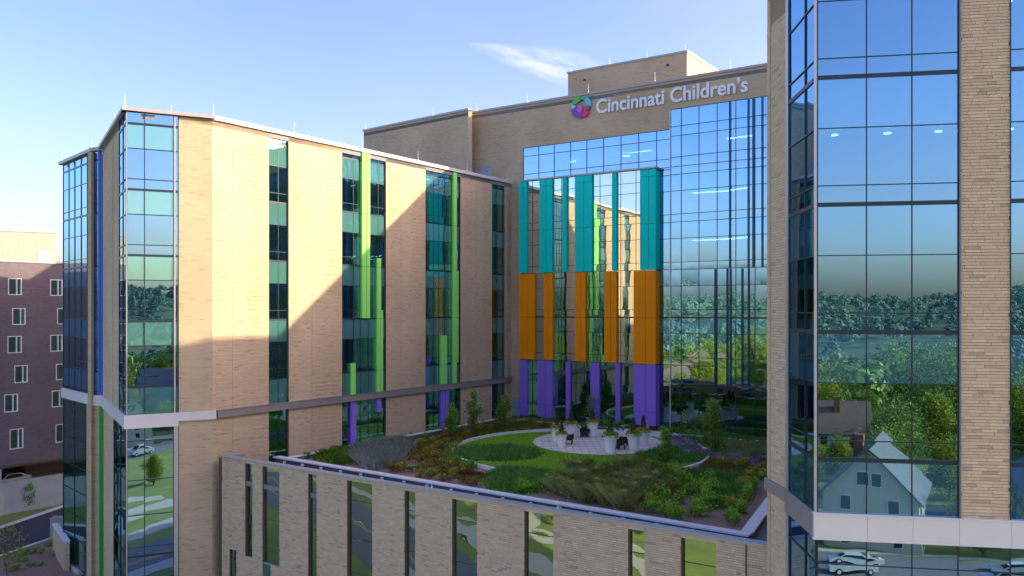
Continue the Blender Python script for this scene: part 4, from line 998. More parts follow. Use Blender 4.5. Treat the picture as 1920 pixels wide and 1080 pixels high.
def tree(name, label, cat, x, y, z, H, w, m, n=1500, leaf=.12, trunk=.3, tr=.05, group=None, shape='col', limbs=14, clumps=40):
    t = thing(name, label, cat, (x, y, z), group)
    b = MB(); bend = [Vector((x + random.uniform(-.02, .02) * H * k, y + random.uniform(-.02, .02) * H * k, z + H * .92 * k / 5)) for k in range(6)]; bend[0] = Vector((x, y, z - .1))
    for k in range(5): b.tube(bend[k], bend[k + 1], tr * (1 - .17 * k), tr * (1 - .17 * (k + 1)), 7)
    cs = []
    for k in range(clumps):
        f = random.uniform(0, 1); hh = trunk + (1 - trunk) * f
        if shape == 'col': rad = w / 2 * (math.sin(math.pi * min(1, f * .9 + .12)) ** .7)
        else: rad = w / 2 * math.sqrt(max(.05, 1 - (2 * f - .9) ** 2 * .8))
        a = random.uniform(0, 6.28); r = rad * random.uniform(.25, 1)
        cs.append((r * math.cos(a), r * math.sin(a), hh * H, rad))
    for c in random.sample(cs, min(limbs, len(cs))):
        s0 = Vector((x, y, z + max(trunk * H * .8, c[2] - c[3] * .9))); b.tube(s0, (x + c[0] * .85, y + c[1] * .85, z + c[2]), tr * .4, tr * .12, 4)
    b.build('trunk', M['bark'], t)
    cs = np.array(cs); ix = rng.integers(0, len(cs), n); sp = (w * .13 if shape == 'col' else w * .11)
    C = cs[ix, :3] + rng.normal(size=(n, 3)) * np.array([sp, sp, sp * 1.1])
    tv = rng.normal(0, .13, len(cs))[ix]
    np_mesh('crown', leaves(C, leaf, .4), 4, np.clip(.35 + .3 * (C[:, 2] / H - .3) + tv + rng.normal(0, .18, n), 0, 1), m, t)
    return t
for (x, yb, yt, wpx, label) in [(848, 824, 765, 20, 'slender young tree nearest the purple fin of the brick wing'), (888, 818, 740, 20, 'slender young tree, second from the corner by the brick wall'), (946, 808, 748, 22, 'slender young tree in the far corner beside the blue door'),
                                (1336, 858, 760, 30, 'dense columnar tree before the curtain wall near the tower'), (1248, 884, 812, 24, 'dark columnar tree at the right edge of the patio')]:
    p = at(x, yb, SOIL); z = p.y
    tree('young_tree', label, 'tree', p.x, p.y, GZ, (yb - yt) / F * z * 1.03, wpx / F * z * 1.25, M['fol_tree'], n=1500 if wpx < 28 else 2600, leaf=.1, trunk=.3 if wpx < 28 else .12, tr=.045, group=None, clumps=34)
for (x, yb, yt, wpx, label) in [(1106, 800, 738, 34, 'thin open-crowned tree behind the planters against the purple fins'), (1290, 818, 768, 30, 'thin open-crowned sapling beside the white handrail')]:
    p = at(x, yb, SOIL); z = p.y
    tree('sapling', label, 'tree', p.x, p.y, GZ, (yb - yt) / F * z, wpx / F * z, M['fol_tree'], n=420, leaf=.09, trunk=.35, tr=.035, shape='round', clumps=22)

# planters: tapered white pots with a conifer and trailing flowers
pots = [(1053, 838, 1.0, 'white planter at the front left of the patio'), (1044, 828, .92, 'white planter half hidden at the far left of the patio'), (1070.5, 822, .98, 'white planter beside the dark chair, left back of the patio'), (1111, 818.5, .98, 'white planter at the back centre of the patio'),
        (1144.5, 848, 1.05, 'white planter nearest the camera, front centre of the patio'), (1188, 844, 1.03, 'white planter right of the two dark chairs'), (1206.5, 836, .98, 'white planter at the far right of the patio')]
proto = None
for x, y, s, label in pots:
    p = at(x, y, SOIL + .1); z0 = GZ + .1
    if proto is None:
        proto = thing('planter', label, 'planter', (p.x, p.y, z0), 'white planters on the patio')
        b = MB(); b.lathe([(.28, 0), (.30, .02), (.44, 1.08), (.46, 1.12), (.42, 1.12), (.40, 1.04), (.05, 1.03)], 28, (p.x, p.y, z0)); b.build('pot', M['pot'], proto, smooth=False)
        b = MB(); b.lathe([(.38, 1.04), (.38, 1.06), (.05, 1.08)], 20, (p.x, p.y, z0)); b.build('potting_soil', M['soil'], proto)
        n = 900; f = rng.uniform(0, 1, n) ** .8; a = rng.uniform(0, 6.28, n); r = .25 * (1 - f * .75) * np.sqrt(rng.uniform(0, 1, n)) + .02
        C = np.column_stack([r * np.cos(a), r * np.sin(a), 1.1 + f * 1.05]); np_mesh('conifer', leaves(C, .05, 2.0, .35), 4, np.clip(rng.normal(.45, .22, n), 0, 1), M['fol_conifer'], proto)
        n = 700; a = rng.uniform(0, 6.28, n); r = rng.uniform(.2, .56, n); C = np.column_stack([r * np.cos(a), r * np.sin(a), 1.2 - np.clip(r - .4, 0, 1) * 1.3 + rng.normal(0, .06, n)])
        np_mesh('trailing_leaves', leaves(C, .05, .2), 4, np.clip(rng.normal(.55, .22, n), 0, 1), M['fol_bright'], proto)
        n = 110; a = rng.uniform(0, 6.28, n); r = rng.uniform(.25, .5, n); C = np.column_stack([r * np.cos(a), r * np.sin(a), 1.27 - np.clip(r - .4, 0, 1) * 1.2 + rng.normal(0, .04, n)])
        M['bloom'] = tone_mat('yellow_blooms', (.65, .08, .03), (.80, .50, .04), .7)
        np_mesh('flowers', leaves(C, .045, .2, .9), 4, rng.uniform(0, 1, n), M['bloom'], proto, 'stuff')
    else:
        c = copy_tree(proto); s *= 1.2; c.location = (p.x, p.y, z0); c.scale = (s, s, s); c.rotation_euler = (0, 0, random.uniform(0, 6)); c['label'] = label

# wicker armchairs
def chair(x, y, face, label):
    p = at(x, y, SOIL + .1); t = thing('wicker_chair', label, 'chair', (p.x, p.y, GZ + .1), 'dark wicker chairs on the patio')
    g = Fac((p.x, p.y), (p.x + 1, p.y)); g.n = Vector((0, 1)); g.left = True; z = SOIL + .1
    b = MB(); b.box(g, -.3, .3, z + .32, z + .42, -.28, .3); b.build('seat', M['wicker'], t)
    b = MB()
    for k in range(7):
        a = -.33 + .11 * k; b.box(g, a, a + .1, z + .42, z + .80 - .012 * (k - 3) ** 2, -.36 - .04 * math.cos((k - 3) / 2), -.29)
    b.build('backrest', M['wicker'], t)
    for s in (-1, 1):
        b = MB(); b.box(g, s * .34 - .035, s * .34 + .035, z + .4, z + .64, -.3, .28); b.box(g, s * .34 - .05, s * .34 + .05, z + .64, z + .68, -.32, .32); b.build('armrest', M['wicker'], t)
        for q in (-.27, .25):
            b = MB(); b.box(g, s * .3 - .03, s * .3 + .03, z, z + .34, q - .03, q + .03); b.build('leg', M['wicker'], t)
    b = MB(); b.box(g, -.28, .28, z + .08, z + .33, .2, .24); b.build('apron', M['wicker'], t)
    t.rotation_euler = (0, 0, R(face)); t.scale = (1.12, 1.12, 1.12)
    return t
chair(1097, 819.5, 160, 'dark wicker armchair between the two back planters, facing the camera')
chair(1066, 832.5, 80, 'dark wicker armchair half hidden behind the front left planter')
chair(1161, 842, 120, 'dark wicker armchair right beside the nearest planter')
chair(1173, 837.5, -70, 'dark wicker armchair turned away, left of the right-hand planters')
dm = at(1390, 962, SOIL); sp_ = thing('garden_drain', 'small green irrigation box on the mulch by the right parapet', 'drain box', (dm.x, dm.y, GZ))
b = MB(); b.prism([(dm.x - .3, dm.y - .2), (dm.x + .3, dm.y - .2), (dm.x + .3, dm.y + .2), (dm.x - .3, dm.y + .2)], GZ, GZ + .12); b.build('box', mat('green_plastic', (.05, .22, .14), .5), sp_)
b = MB(); b.prism([(dm.x - .25, dm.y - .16), (dm.x + .25, dm.y - .16), (dm.x + .25, dm.y + .16), (dm.x - .25, dm.y + .16)], GZ + .12, GZ + .135); b.build('lid', mat('green_lid', (.06, .28, .18), .5), sp_)

# ================================================================== FAR LEFT: purple brick building, garage and street
zl = 95.0; L0 = Vector(((-40 - CX) / F * zl * .98, zl * .98)); 
pL0 = Vector(((0 - CX) / F * 95.0, 95.0)); pL1 = Vector(((118 - CX) / F * 100.8, 100.8)); dL = (pL1 - pL0).normalized()
fG = Fac(pL0 - dL * 14, pL0 + dL * 26); uG = fG.u
lb_ = thing('purple_brick_building', 'dark purple brick building with white framed windows at the far left', 'building', (fG.p.x, fG.p.y, 0))
GT = 5.66; GB = -18.0
wl = [(15, 40.7, 521.7, 553), (94, 117, 524, 554.5), (22.7, 47.7, 577.7, 609), (107, 131, 578, 608), (14, 40.7, 630, 662), (94, 117, 627.7, 659), (26.7, 52, 685, 717.7), (104.7, 128, 682, 712), (7.7, 33.7, 739, 772.7), (97, 120, 732, 763), (18, 43.7, 804, 841.7), (104, 127, 795, 829)]
holes = [(uG(a), uG(b_), fG.h((a + b_) / 2, d), fG.h((a + b_) / 2, c)) for a, b_, c, d in wl]
b = MB(); rowsh = sorted(set([GB, GT - .2] + [v for hh in holes for v in hh[2:]]))
for h0, h1 in zip(rowsh[:-1], rowsh[1:]):
    cut = sorted([(a, e) for a, e, lo, hi in holes if lo < (h0 + h1) / 2 < hi]); u = 0
    for a, e in cut + [(fG.len, fG.len)]:
        if a > u: b.box(fG, u, a, h0, h1, -.3, 0)
        u = e
b.build('wall', M['purple_brick'], lb_)
b = MB()
for k in range(7):
    h = GB + k * 3.37 + .1; b.box(fG, 0, fG.len, h, h + .03, 0, .012)
b.build('floor_joint', M['jamb'], lb_)
for a, e, lo, hi in holes:
    b = MB(); f_ = .09
    b.box(fG, a, a + f_, lo, hi, -.2, .03); b.box(fG, e - f_, e, lo, hi, -.2, .03); b.box(fG, a + f_, e - f_, lo, lo + f_, -.2, .05); b.box(fG, a + f_, e - f_, hi - f_, hi, -.2, .03); b.box(fG, a + (e - a) * .62, a + (e - a) * .62 + f_, lo + f_, hi - f_, -.19, .01)
    w = b.build('window_frame', M['white'], lb_)
    b = MB(); b.box(fG, a, e, lo, hi, -.17, -.15); b.build('pane', M['vision_clear'], w)
    b = MB(); c0 = random.choice((.05, .1)); b.box(fG, a + .1, a + (e - a) * random.uniform(.25, .5), lo, hi, -.34, -.3); b.box(fG, a + (e - a) * .66, e - .1, lo, hi, -.34, -.3); b.build('curtain', M['curtain'], w)
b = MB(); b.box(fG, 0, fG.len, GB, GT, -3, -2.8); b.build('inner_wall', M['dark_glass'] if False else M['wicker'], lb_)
coping(lb_, fG, 0, fG.len + .1, GT, .18, .1, .5, 'coping_grey')
b = MB(); b.box(fG, 0, fG.len, GT - .9, GT - .6, -16, -.3); b.box(fG, fG.len - .3, fG.len, GB, GT - .2, -16, -.31); b.build('roof', M['roofing'], lb_)
# garage level and retaining wall
gx0 = uG(3)
b = MB(); b.box(fG, 0, fG.len, GB - 3.2, GB - 3.0, -9, -.4); b.build('garage_floor', M['concrete'], lb_)
b = MB(); b.box(fG, 0, fG.len, GB - 3, GB - .2, -9.2, -9); b.box(fG, 0, fG.len, GB - .25, GB, -9, -.02); b.box(fG, uG(104), uG(118) + 4, GB - 3, GB - .25, -9, -7.5); b.build('garage_back', M['jamb'], lb_)
for x in (3.2, -22):
    b = MB(); b.box(fG, uG(x) - .35, uG(x), GB - 3, GB - .25, -.5, -.05); b.build('column', M['concrete'], lb_)
b = MB(); b.box(fG, 0, fG.len, GROUND, GB - 1.9, -.35, .25); b.build('garage_parapet', M['concrete'], lb_)
rtw = thing('retaining_wall', 'tall pale concrete retaining wall above the grass strip, far left', 'wall', (pL0.x, pL0.y, 0))
w0, w1 = at(-60, 988, GROUND), at(125, 926, GROUND)
fQ = Fac(w0, w1); k = 0; u = 0
while u < fQ.len - .5:
    b = MB(); b.box(fQ, u + .01, min(u + 3.4, fQ.len), GROUND - .3, GROUND + 2.55, -.5, 0); b.build('wall_panel', M['concrete'], rtw); u += 3.4
# car in the garage
cu = uG(45); cp = fG.P(cu, GB - 3.0, -3.6)
car = thing('parked_car', 'white hatchback parked in the open garage level behind the concrete wall', 'car', tuple(cp))
def carbuild(car, c, rz):
    g = Fac((c.x, c.y), (c.x + 1, c.y)); g.n = Vector((0, 1)); g.left = True; h = c.z - CAMZ
    prof = [(-2.2, .35), (-2.2, .78), (-1.25, .95), (-.6, 1.42), (.95, 1.45), (1.75, 1.05), (2.15, .98), (2.2, .35)]
    b = MB(); n = len(prof)
    for s, w0, in ((0, 0),):
        P0 = [(c.x + a, c.y - (.86 if z < 1.2 else .68), c.z + z) for a, z in prof]; P1 = [(c.x + a, c.y + (.86 if z < 1.2 else .68), c.z + z) for a, z in prof]
        b.quad(P0); b.quad(P1[::-1])
        for i in range(n): j = (i + 1) % n; b.quad([P0[j], P0[i], P1[i], P1[j]])
    b.build('body', M['car_paint'], car)
    b = MB()
    for s in (-1, 1):
        y = c.y + s * .80
        b.quad([(c.x - 1.05, c.y + s * .87, c.z + .98), (c.x + 1.5, c.y + s * .87, c.z + 1.0), (c.x + .85, c.y + s * .74, c.z + 1.36), (c.x - .55, c.y + s * .74, c.z + 1.34)][::s])
    b.quad([(c.x - 1.22, c.y - .7, c.z + .99), (c.x - 1.22, c.y + .7, c.z + .99), (c.x - .64, c.y + .62, c.z + 1.41), (c.x - .64, c.y - .62, c.z + 1.41)][::-1])
    b.quad([(c.x + 1.74, c.y - .7, c.z + 1.08), (c.x + 1.74, c.y + .7, c.z + 1.08), (c.x + 1.0, c.y + .62, c.z + 1.45), (c.x + 1.0, c.y - .62, c.z + 1.45)])
    b.build('windows', M['car_glass'], car)
    for a in (-1.35, 1.35):
        for s in (-1, 1):
            b = MB(); b.tube((c.x + a, c.y + s * .68, c.z + .33), (c.x + a, c.y + s * .89, c.z + .33), .33, .33, 16); w = b.build('wheel', M['tyre'], car)
            b = MB(); b.tube((c.x + a, c.y + s * .88, c.z + .33), (c.x + a, c.y + s * .905, c.z + .33), .19, .17, 12); b.build('rim', M['rod'], w)
    for s in (-1, 1):
        b = MB(); b.tube((c.x - 2.19, c.y + s * .62, c.z + .68), (c.x - 2.24, c.y + s * .62, c.z + .68), .12, .1, 8); b.build('headlight', M['white'], car)
        b = MB(); b.tube((c.x + 2.19, c.y + s * .7, c.z + .85), (c.x + 2.23, c.y + s * .7, c.z + .85), .1, .08, 8); b.build('tail_light', M['tail'], car)
    car.rotation_euler = (0, 0, rz)
carbuild(car, cp, fG.rz + .1)
# pale building beyond
pb = thing('pale_clad_building', 'pale cream metal clad building beyond the purple one', 'building', (-70, 112, 0))
fH = Fac(Vector(((-60 - CX) / F * 112, 112)), Vector(((104 - CX) / F * 117, 117)))
HT = (HY - 437) / F * 117
b = MB(); b.box(fH, 0, fH.len, 0, HT, -10, 0); b.build('wall', M['panel_pale'], pb)
b = MB(); b.box(fH, 0, fH.len + .1, HT, HT + .15, -10, .1); b.build('coping', M['coping_pale_sunlit'], pb)
b = MB()
for k in range(26): b.box(fH, k * .5, k * .5 + .03, 2, HT, 0, .015)
b.build('cladding_rib', M['panel_pale'], pb)
b = MB(); ua, ub = fH.u(72), fH.u(95); b.box(fH, ua, ub, 4, fH.h(84, 471), 0, .05); b.build('door', M['white'], pb)

# ------------------------------------------------------------------ ground
def sheet(name, poly, z, m, th=0):
    b = MB()
    if th: b.prism([tuple(p) for p in poly], z - th, z)
    else:
        P = [(p[0], p[1], z) for p in poly]
        A = sum(P[i][0] * P[(i + 1) % len(P)][1] - P[(i + 1) % len(P)][0] * P[i][1] for i in range(len(P)))
        b.quad(P if A > 0 else P[::-1])
    o = b.build(name, M[m], None); o['kind'] = 'structure'; return o
# terrain out to the horizon: flat round the hospital, a shallow valley, then a ridge
def tz(x, y):
    r = math.hypot(x, y - 40); a = math.atan2(y, x)
    v = 0
    if r > 150: v -= 9 * (1 - math.cos(min(1, (r - 150) / 300) * math.pi)) 
    if r > 450: t = min(1, (r - 450) / 1100); v += (60 + 10 * math.sin(a * 5 + 1) + 6 * math.sin(a * 11 + 2) + 4 * math.sin(a * 23)) * (t * t * (3 - 2 * t)) 
    if r > 150: v += 2.5 * math.sin(x * .02) * math.cos(y * .017) * min(1, (r - 150) / 100)
    return v
rad = [0, 30, 60, 100, 150, 180, 220, 270, 330, 400, 480, 580, 700, 850, 1000, 1200, 1400, 1600, 1900, 2400, 3200, 4500, 8000]
na = 96; b = MB(); vs = []
for r in rad:
    for k in range(na):
        a = 2 * math.pi * k / na; x, y = r * math.cos(a), 40 + r * math.sin(a); b.v.append((x, y, tz(x, y)))
hl = MB(); hl.v = b.v
for i in range(len(rad) - 1):
    for k in range(na):
        k2 = (k + 1) % na; q_ = b if i < 4 else hl; q_.uv.append([(0, 0)] * 4); q_.t.append(0); q_.f.append((i * na + k, (i + 1) * na + k, (i + 1) * na + k2, i * na + k2))
o = b.build('ground', M['grass_ground'], None, smooth=True); o['kind'] = 'structure'
o = hl.build('hills', mat('woodland_floor', (.07, .12, .05), .95, noise=.4, nscale=.05), None, smooth=True); o['kind'] = 'structure'
# left street seen directly
sheet('road', pix((-60, 1012 + 14), (0, 992), (120, 951), (160, 938), (160, 985), (118, 1003), (0, 1046), (-60, 1068), h=GROUND), .012, 'asphalt')
def line_kerb(label, pts, w=.35, m='kerb', h=.14):
    t = thing('street_kerb', label, 'kerb', (pts[0].x, pts[0].y, 0))
    for p, q in zip(pts[:-1], pts[1:]):
        d = (q - p).normalized(); n = Vector((-d.y, d.x)) * w; b = MB(); b.prism([tuple(p), tuple(q), tuple(q + n), tuple(p + n)], -.1, h); b.build('kerb_stone', M[m], t)
line_kerb('white kerb between grass strip and dark street, far left', pix((-60, 1026), (0, 992), (120, 951), (170, 933), h=GROUND), .55)
line_kerb('pale kerb between dark street and mulch bank, lower left', pix((-60, 1064), (0, 1045), (100, 1010), (118, 1003), h=GROUND), .3)
sheet('mulch_bank', pix((-80, 1072), (0, 1048), (118, 1006), (180, 985), (235, 1075), (150, 1120), (-80, 1200), h=GROUND), .02, 'mulch')
lw0 = at(99, 1040, GROUND)
lwal = thing('low_brick_wall', 'low pale brick wall stub against the glass stair tower', 'wall', (lw0.x, lw0.y, 0))
fK = Fac(at(99, 1035, GROUND), at(121, 1072, GROUND)); wall(lwal, fK, 0, fK.len, -CAMZ, -CAMZ + 2.6, th=.4); b = MB(); b.box(fK, -.05, fK.len, -CAMZ + 2.6, -CAMZ + 2.75, -.45, .05); b.build('coping', M['kerb'], lwal)
ub_ = thing('utility_cabinet', 'grey utility cabinet behind the low brick wall', 'cabinet', (at(112, 1000, GROUND).x, at(112, 1000, GROUND).y, 0))
p = at(113, 1005, GROUND); b = MB(); b.prism([(p.x - .8, p.y - .5), (p.x + .8, p.y - .5), (p.x + .8, p.y + .5), (p.x - .8, p.y + .5)], 0, 1.9); b.build('cabinet_body', M['coping_grey'], ub_)
b = MB(); b.prism([(p.x - .86, p.y - .56), (p.x + .86, p.y - .56), (p.x + .86, p.y + .56), (p.x - .86, p.y + .56)], 1.9, 1.98); b.build('lid', M['coping_grey'], ub_)
p = at(54, 956, GROUND); tree('street_tree', 'slim young tree before the concrete retaining wall', 'tree', p.x, p.y, 0, 3.3, 1.5, M['fol_mid'], n=900, leaf=.1, trunk=.25, tr=.05)
p = at(14, 1085, GROUND); tree('bank_tree', 'sparse yellow-green young tree on the mulch bank, lower left corner', 'tree', p.x, p.y, 0, 4.3, 2.8, M['fol_street'], n=420, leaf=.12, trunk=.3, tr=.06, shape='round', clumps=26)
sb = None
for x, y in ((40, 1052), (72, 1036), (60, 1062), (95, 1022), (30, 1070), (78, 1060), (110, 1040), (50, 1030 + 10)):
    p = at(x, y, GROUND)
    if sb is None: sb = bush('bank_shrub', 'small sprawling shrub on the mulch bank', 'shrub', p.x, p.y, .9, .4, 260, M['fol_mid'], z=.02, leaf=.08, group='small shrubs on the mulch bank')
    else: dup(sb, p.x, p.y, .02, random.uniform(.7, 1.3))

number([o for o in COL.objects if o.get('group') == 'small shrubs on the mulch bank'], 'small sprawling shrub on the mulch bank', 'the bank')
# ------------------------------------------------------------------ the street side in front of the buildings, seen in the glass
def ribbon(name, pts, w, z, m):
    P = []
    pts = [Vector(p) for p in pts]; Lf, Rt = [], []
    for i, p in enumerate(pts):
        d = (pts[min(i + 1, len(pts) - 1)] - pts[max(i - 1, 0)]).normalized(); n = Vector((-d.y, d.x)) * w / 2
        Lf.append(p + n); Rt.append(p - n)
    b = MB()
    for i in range(len(pts) - 1): b.quad([(q.x, q.y, z) for q in (Rt[i], Rt[i + 1], Lf[i + 1], Lf[i])])
    o = b.build(name, M[m], None); o['kind'] = 'structure'; return o
def curve(c, n=24):
    out = []
    for i in range(len(c) - 1):
        p0, p1, p2, p3 = [Vector(c[max(0, min(len(c) - 1, j))]) for j in (i - 1, i, i + 1, i + 2)]
        for k in range(n // (len(c) - 1)):
            t = k / (n // (len(c) - 1)); out.append(.5 * ((2 * p1) + (p2 - p0) * t + (2 * p0 - 5 * p1 + 4 * p2 - p3) * t * t + (3 * p1 - p0 - 3 * p2 + p3) * t ** 3))
    out.append(Vector(c[-1])); return out
mainroad = curve([(-170, 70), (-95, 58), (-55, 46), (-25, 39), (0, 33), (30, 20), (60, 0), (95, -40), (120, -110)], 64)
ribbon('road', mainroad, 8.5, .014, 'road_far')
ribbon('road_marking', [p + Vector((.1, .12)) for p in mainroad], .14, .019, 'yellow_line'); ribbon('road_marking', [p + Vector((-.1, -.18)) for p in mainroad], .14, .0195, 'yellow_line')
ribbon('pavement', [p + Vector((-1.7, -8.2)) for p in mainroad], 2.6, .02, 'path')
ribbon('path', curve([(-70, 36), (-50, 40), (-42, 30), (-30, 22), (-12, 20), (10, 12), (30, -8)], 48), 2.6, .024, 'path')
ribbon('path', curve([(-60, 20), (-45, 27), (-38, 33)], 24), 3.4, .028, 'path')
ribbon('path', curve([(-95, 30), (-70, 12), (-45, 4), (-20, 8), (0, 14)], 48), 2.4, .022, 'path')
ribbon('pavement', curve([(-34, 44), (-20, 41), (-4, 38), (10, 33.5)], 24), 2.2, .026, 'path')
ribbon('road', curve([(-160, -48), (-60, -42), (0, -46), (70, -50), (160, -60)], 40), 7, .013, 'asphalt')

# trees across the street; one of each kind, then copies
protos = []
for k, (H, w, m) in enumerate([(11, 9, 'fol_street'), (14, 11, 'fol_forest'), (9, 7, 'fol_street')]):
    protos.append(tree('street_tree', 'broad leafy tree across the street, mirrored in the glass', 'tree', (-48, -24, 30)[k], (-22, -34, -88)[k], 0, H, w, M[m], n=8000, leaf=.22, trunk=.22, tr=.3, shape='round', clumps=70, limbs=16, group='trees across the street seen in the glass'))
spots = []
tries = 0
houses = [(17, -34, 12, 9, 5.2, 4.5, 100, 'house_cream', 'roof_grey', 'cream gabled house mirrored in the tower glass'), (36, -42, 10, 9, 5.4, 4.2, 95, 'house_brick', 'roof_grey', 'red brick house right of the cream gabled house'),
          (-3, -42, 11, 9, 5.0, 4.0, 90, 'house_white', 'roof_grey', 'white house left of the cream gabled house'), (12, -74, 13, 9, 5.6, 4.2, 0, 'house_white', 'roof_brown', 'white house with brown roof behind the front row'),
          (-62, -2, 13, 10, 5.6, 4.6, 30, 'house_cream', 'roof_brown', 'cream house with broad brown roof past the curving paths'), (-86, 14, 12, 10, 5.4, 4.6, 70, 'house_white', 'roof_brown', 'white sided house beside the far end of the street'),
          (-70, -36, 14, 10, 6, 5, 10, 'house_cream', 'roof_brown', 'large cream house behind the brown roofed one'), (-104, -8, 14, 11, 6.5, 5, 60, 'house_brick', 'roof_brown', 'red brick house under tall trees down the street'), (46, -66, 12, 9, 5.6, 4, 20, 'house_brick', 'roof_grey', 'red brick house in the second row'),
          (-36, -58, 12, 9, 5.6, 4.4, 45, 'house_white', 'roof_grey', 'white house under grey shingles in the second row'), (70, -40, 12, 9, 5.6, 4.4, 70, 'house_cream', 'roof_grey', 'cream house at the right end of the front row')]
rng2 = random.Random(5)
while len(spots) < 120 and tries < 5000:
    tries += 1
    a = rng2.uniform(R(150), R(345)); r = rng2.uniform(34, 150); x, y = r * math.cos(a), 5 + r * math.sin(a)
    if y > 40: continue
    if any(math.hypot(x - h[0], y - h[1]) < 11 for h in houses): continue
    if min((Vector((x, y)) - q).length for q in mainroad) < 9: continue
    if y > -12 and x > -62: continue
    if y > -72 and 2 < x < 48: continue
    if any(math.hypot(x - s[0], y - s[1]) < 6.5 for s in spots): continue
    if math.hypot(x, y) < 16: continue
    spots.append((x, y))
for i, (x, y) in enumerate(spots):
    c = copy_tree(protos[i % 3]); c.location = (x, y, tz(x, y) - .1); s = rng2.uniform(.7, 1.15); c.scale = (s, s, s * rng2.uniform(.85, 1.1)); c.rotation_euler = (0, 0, rng2.uniform(0, 6.28))
for (x, y, s) in ((-34, 16, .42), (-44, 22, .38), (-20, 10, .4), (-52, 24, .4), (4, 4, .4)):
    c = copy_tree(protos[2]); c.location = (x, y, 0); c.scale = (s, s, s); c['group'] = 'small lawn trees mirrored in the podium windows'; c['label'] = 'small lawn tree by the curving paths, mirrored in the podium windows'
number([o for o in COL.objects if o.get('group') == 'small lawn trees mirrored in the podium windows'], 'small lawn tree mirrored in the podium windows', 'its row')
for (x, y, w, d, h, rh, rot, mw, mr, label) in houses:
    t = thing('house', label, 'house', (x, y, tz(x, y)))
    z = tz(x, y); b = MB(); hw, hd = w / 2, d / 2
    b.prism([(x - hw, y - hd), (x + hw, y - hd), (x + hw, y + hd), (x - hw, y + hd)], z, z + h)
    for s in (-1, 1):
        P = [(x + s * hw, y - hd, z + h), (x + s * hw, y + hd, z + h), (x + s * hw, y, z + h + rh)]; b.quad(P if s > 0 else P[::-1])
    b.build('wall', M[mw], t)
    b = MB(); ov = .5
    for s in (-1, 1):
        e = Vector((0, s * (hd + ov), -rh / hd * ov)); A = [Vector((x - hw - ov, y, z + h + rh + .1)), Vector((x + hw + ov, y, z + h + rh + .1))]; B_ = [Vector((x - hw - ov, y + s * (hd + ov), z + h - rh / hd * ov + .1)), Vector((x + hw + ov, y + s * (hd + ov), z + h - rh / hd * ov + .1))]
        q = [A[0], A[1], B_[1], B_[0]]; dn = Vector((0, 0, -.2)); b.quad(q); b.quad([v + dn for v in q[::-1]]); b.quad([B_[0], B_[1], B_[1] + dn, B_[0] + dn])
        for u_, v_ in ((A[0], B_[0]), (A[1], B_[1])): b.quad([u_, v_, v_ + dn, u_ + dn])
    rf = b.build('roof', M[mr], t)
    b = MB(); b.prism([(x + 1.5, y + 1), (x + 2.4, y + 1), (x + 2.4, y + 1.9), (x + 1.5, y + 1.9)], z + h, z + h + rh + .9); b.build('chimney', M['house_brick'], rf)
    def win(px_, py_, pz_, nx, ny, ww=.5, hh=.7):
        tx, ty = -ny, nx
        for k, (r_, th_, m_) in enumerate(((1.18, .05, 'white'), (1.0, .08, 'car_glass'))):
            b = MB(); a_, c_ = ww * r_, hh * r_
            q = [Vector((px_ + tx * sx_ * a_, py_ + ty * sx_ * a_, pz_ + sz_ * c_)) for sx_, sz_ in ((-1, -1), (1, -1), (1, 1), (-1, 1))]; o_ = Vector((nx, ny, 0)) * th_
            b.quad([v + o_ for v in q])
            for i_ in range(4): b.quad([q[i_], q[(i_ + 1) % 4], q[(i_ + 1) % 4] + o_, q[i_] + o_])
            if k == 0: wf = b.build('window', M[m_], t)
            else: b.build('pane', M[m_], wf)
    for s in (-1, 1):
        for q in (-d * .25, d * .25):
            win(x + s * hw, y + q, z + 1.6, s, 0); win(x + s * hw, y + q, z + 4.1, s, 0)
        win(x + s * hw, y - .62, z + h + rh * .35, s, 0, .45, .6); win(x + s * hw, y + .62, z + h + rh * .35, s, 0, .45, .6)
        for q in (-w * .32, 0, w * .32): win(x + q, y + s * hd, z + 1.6, 0, s); win(x + q, y + s * hd, z + 4.1, 0, s)
    t.rotation_euler = (0, 0, R(rot))
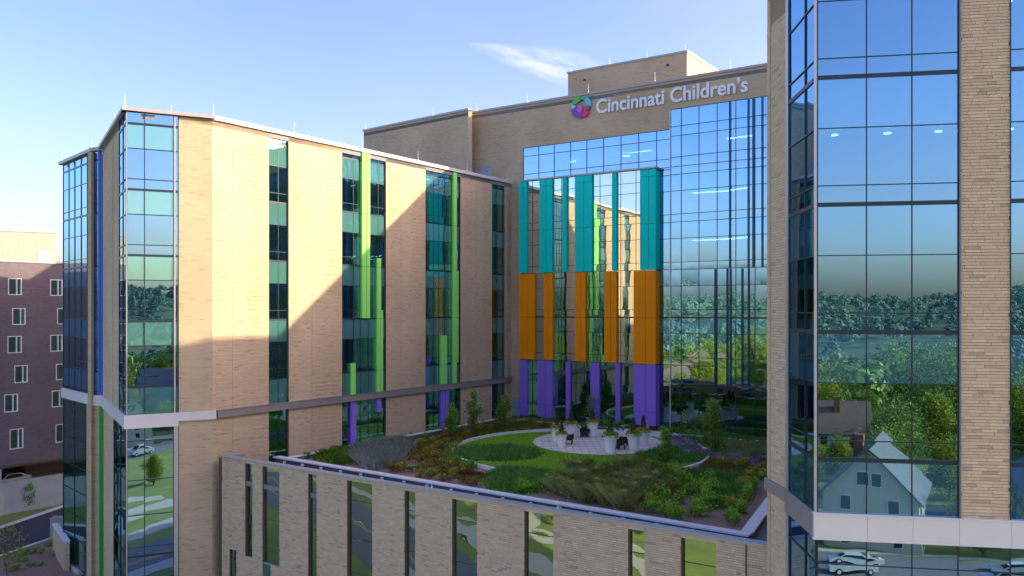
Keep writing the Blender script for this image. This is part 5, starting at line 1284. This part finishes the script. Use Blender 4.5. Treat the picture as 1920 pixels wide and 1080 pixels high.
# cars on the street side
c2 = thing('street_car', 'white saloon car on the street, mirrored low in the tower glass', 'car', (24, 6, .02)); carbuild(c2, Vector((24, 6, .02)), R(-35))
ribbon('road', curve([(-14, -14), (8, -20), (26, -23), (50, -22), (80, -12)], 40), 6.5, .016, 'road_far')
ribbon('pavement', curve([(-14, -19), (8, -25), (26, -28), (50, -27), (80, -17)], 40), 1.6, .02, 'path')
for (x, y, rz, lb_txt) in ((14, -19.5, -12, 'white saloon car parked on the street mirrored in the lowest tower panes, left one'), (27, -21, 2, 'white saloon car parked further right on the same mirrored street')):
    c = copy_tree(c2); c.location = (x, y, .02); c.rotation_euler = (0, 0, R(rz)); c['label'] = lb_txt
yard = []
for (x, y, s) in ((7, -27, .5), (25.5, -30, .42), (9, -52, .6), (27, -54, .62), (31, -29, .4), (43, -34, .5), (4, -61, .7), (32, -70, .75), (-11, -34, .5), (19, -51, .55), (22, -66, .7), (14, -60, .6), (29, -45, .5), (-4, -54, .6), (42, -56, .6)):
    c = copy_tree(protos[int(x) % 3]); c.location = (x, y, 0); c.scale = (s * 1.1, s * 1.1, s); c.rotation_euler = (0, 0, x); c['group'] = 'yard trees among the mirrored houses'; yard.append(c)
number(yard, 'small yard tree among the mirrored houses', 'the yard trees')
# woods
def wood(name, label, n, r0, r1, size, leaf, m, per, a_lo=140, a_hi=400):
    a = rng.uniform(R(a_lo), R(a_hi), n); r = np.sqrt(rng.uniform(r0 * r0, r1 * r1, n)); X, Y = r * np.cos(a), 40 + r * np.sin(a)
    Z = np.array([tz(x, y) for x, y in zip(X, Y)]); s = size * rng.uniform(.7, 1.3, n); tn = rng.normal(0, .15, n)
    ix = np.repeat(np.arange(n), per); N_ = n * per
    d = rng.normal(size=(N_, 3)); d /= np.linalg.norm(d, axis=1)[:, None]; d[:, 2] = np.abs(d[:, 2]) * 1.2 - .15
    lump = 1 + .22 * np.sin(d[:, 0] * 5 + ix) * np.cos(d[:, 1] * 5 + ix * 2)
    C = np.column_stack([X[ix], Y[ix], Z[ix] + s[ix] * .45]) + d * (s[ix] * .5 * lump)[:, None] * rng.uniform(.75, 1.02, N_)[:, None]
    nrm = d + rng.normal(0, .35, (N_, 3)); nrm /= np.linalg.norm(nrm, axis=1)[:, None]
    t1 = np.cross(nrm, rng.normal(size=(N_, 3))); t1 /= np.linalg.norm(t1, axis=1)[:, None]; t2 = np.cross(nrm, t1); L_ = (leaf * rng.uniform(.7, 1.3, N_))[:, None]
    V = np.stack([C - t1 * L_, C + t2 * L_ * .8, C + t1 * L_, C - t2 * L_ * .8], 1)
    o = np_mesh(name, V, 4, np.clip(.5 + tn[ix] + rng.normal(0, .2, N_), 0, 1), M[m]); tag(o, label, None, None, 'stuff')
wood('woodland', 'leafy woodland filling the valley behind the houses', 1300, 140, 430, 12, .8, 'fol_forest', 200)
wood('far_woodland', 'wooded ridge along the horizon', 5200, 380, 1450, 14, 1.5, 'fol_far_hazed', 90)
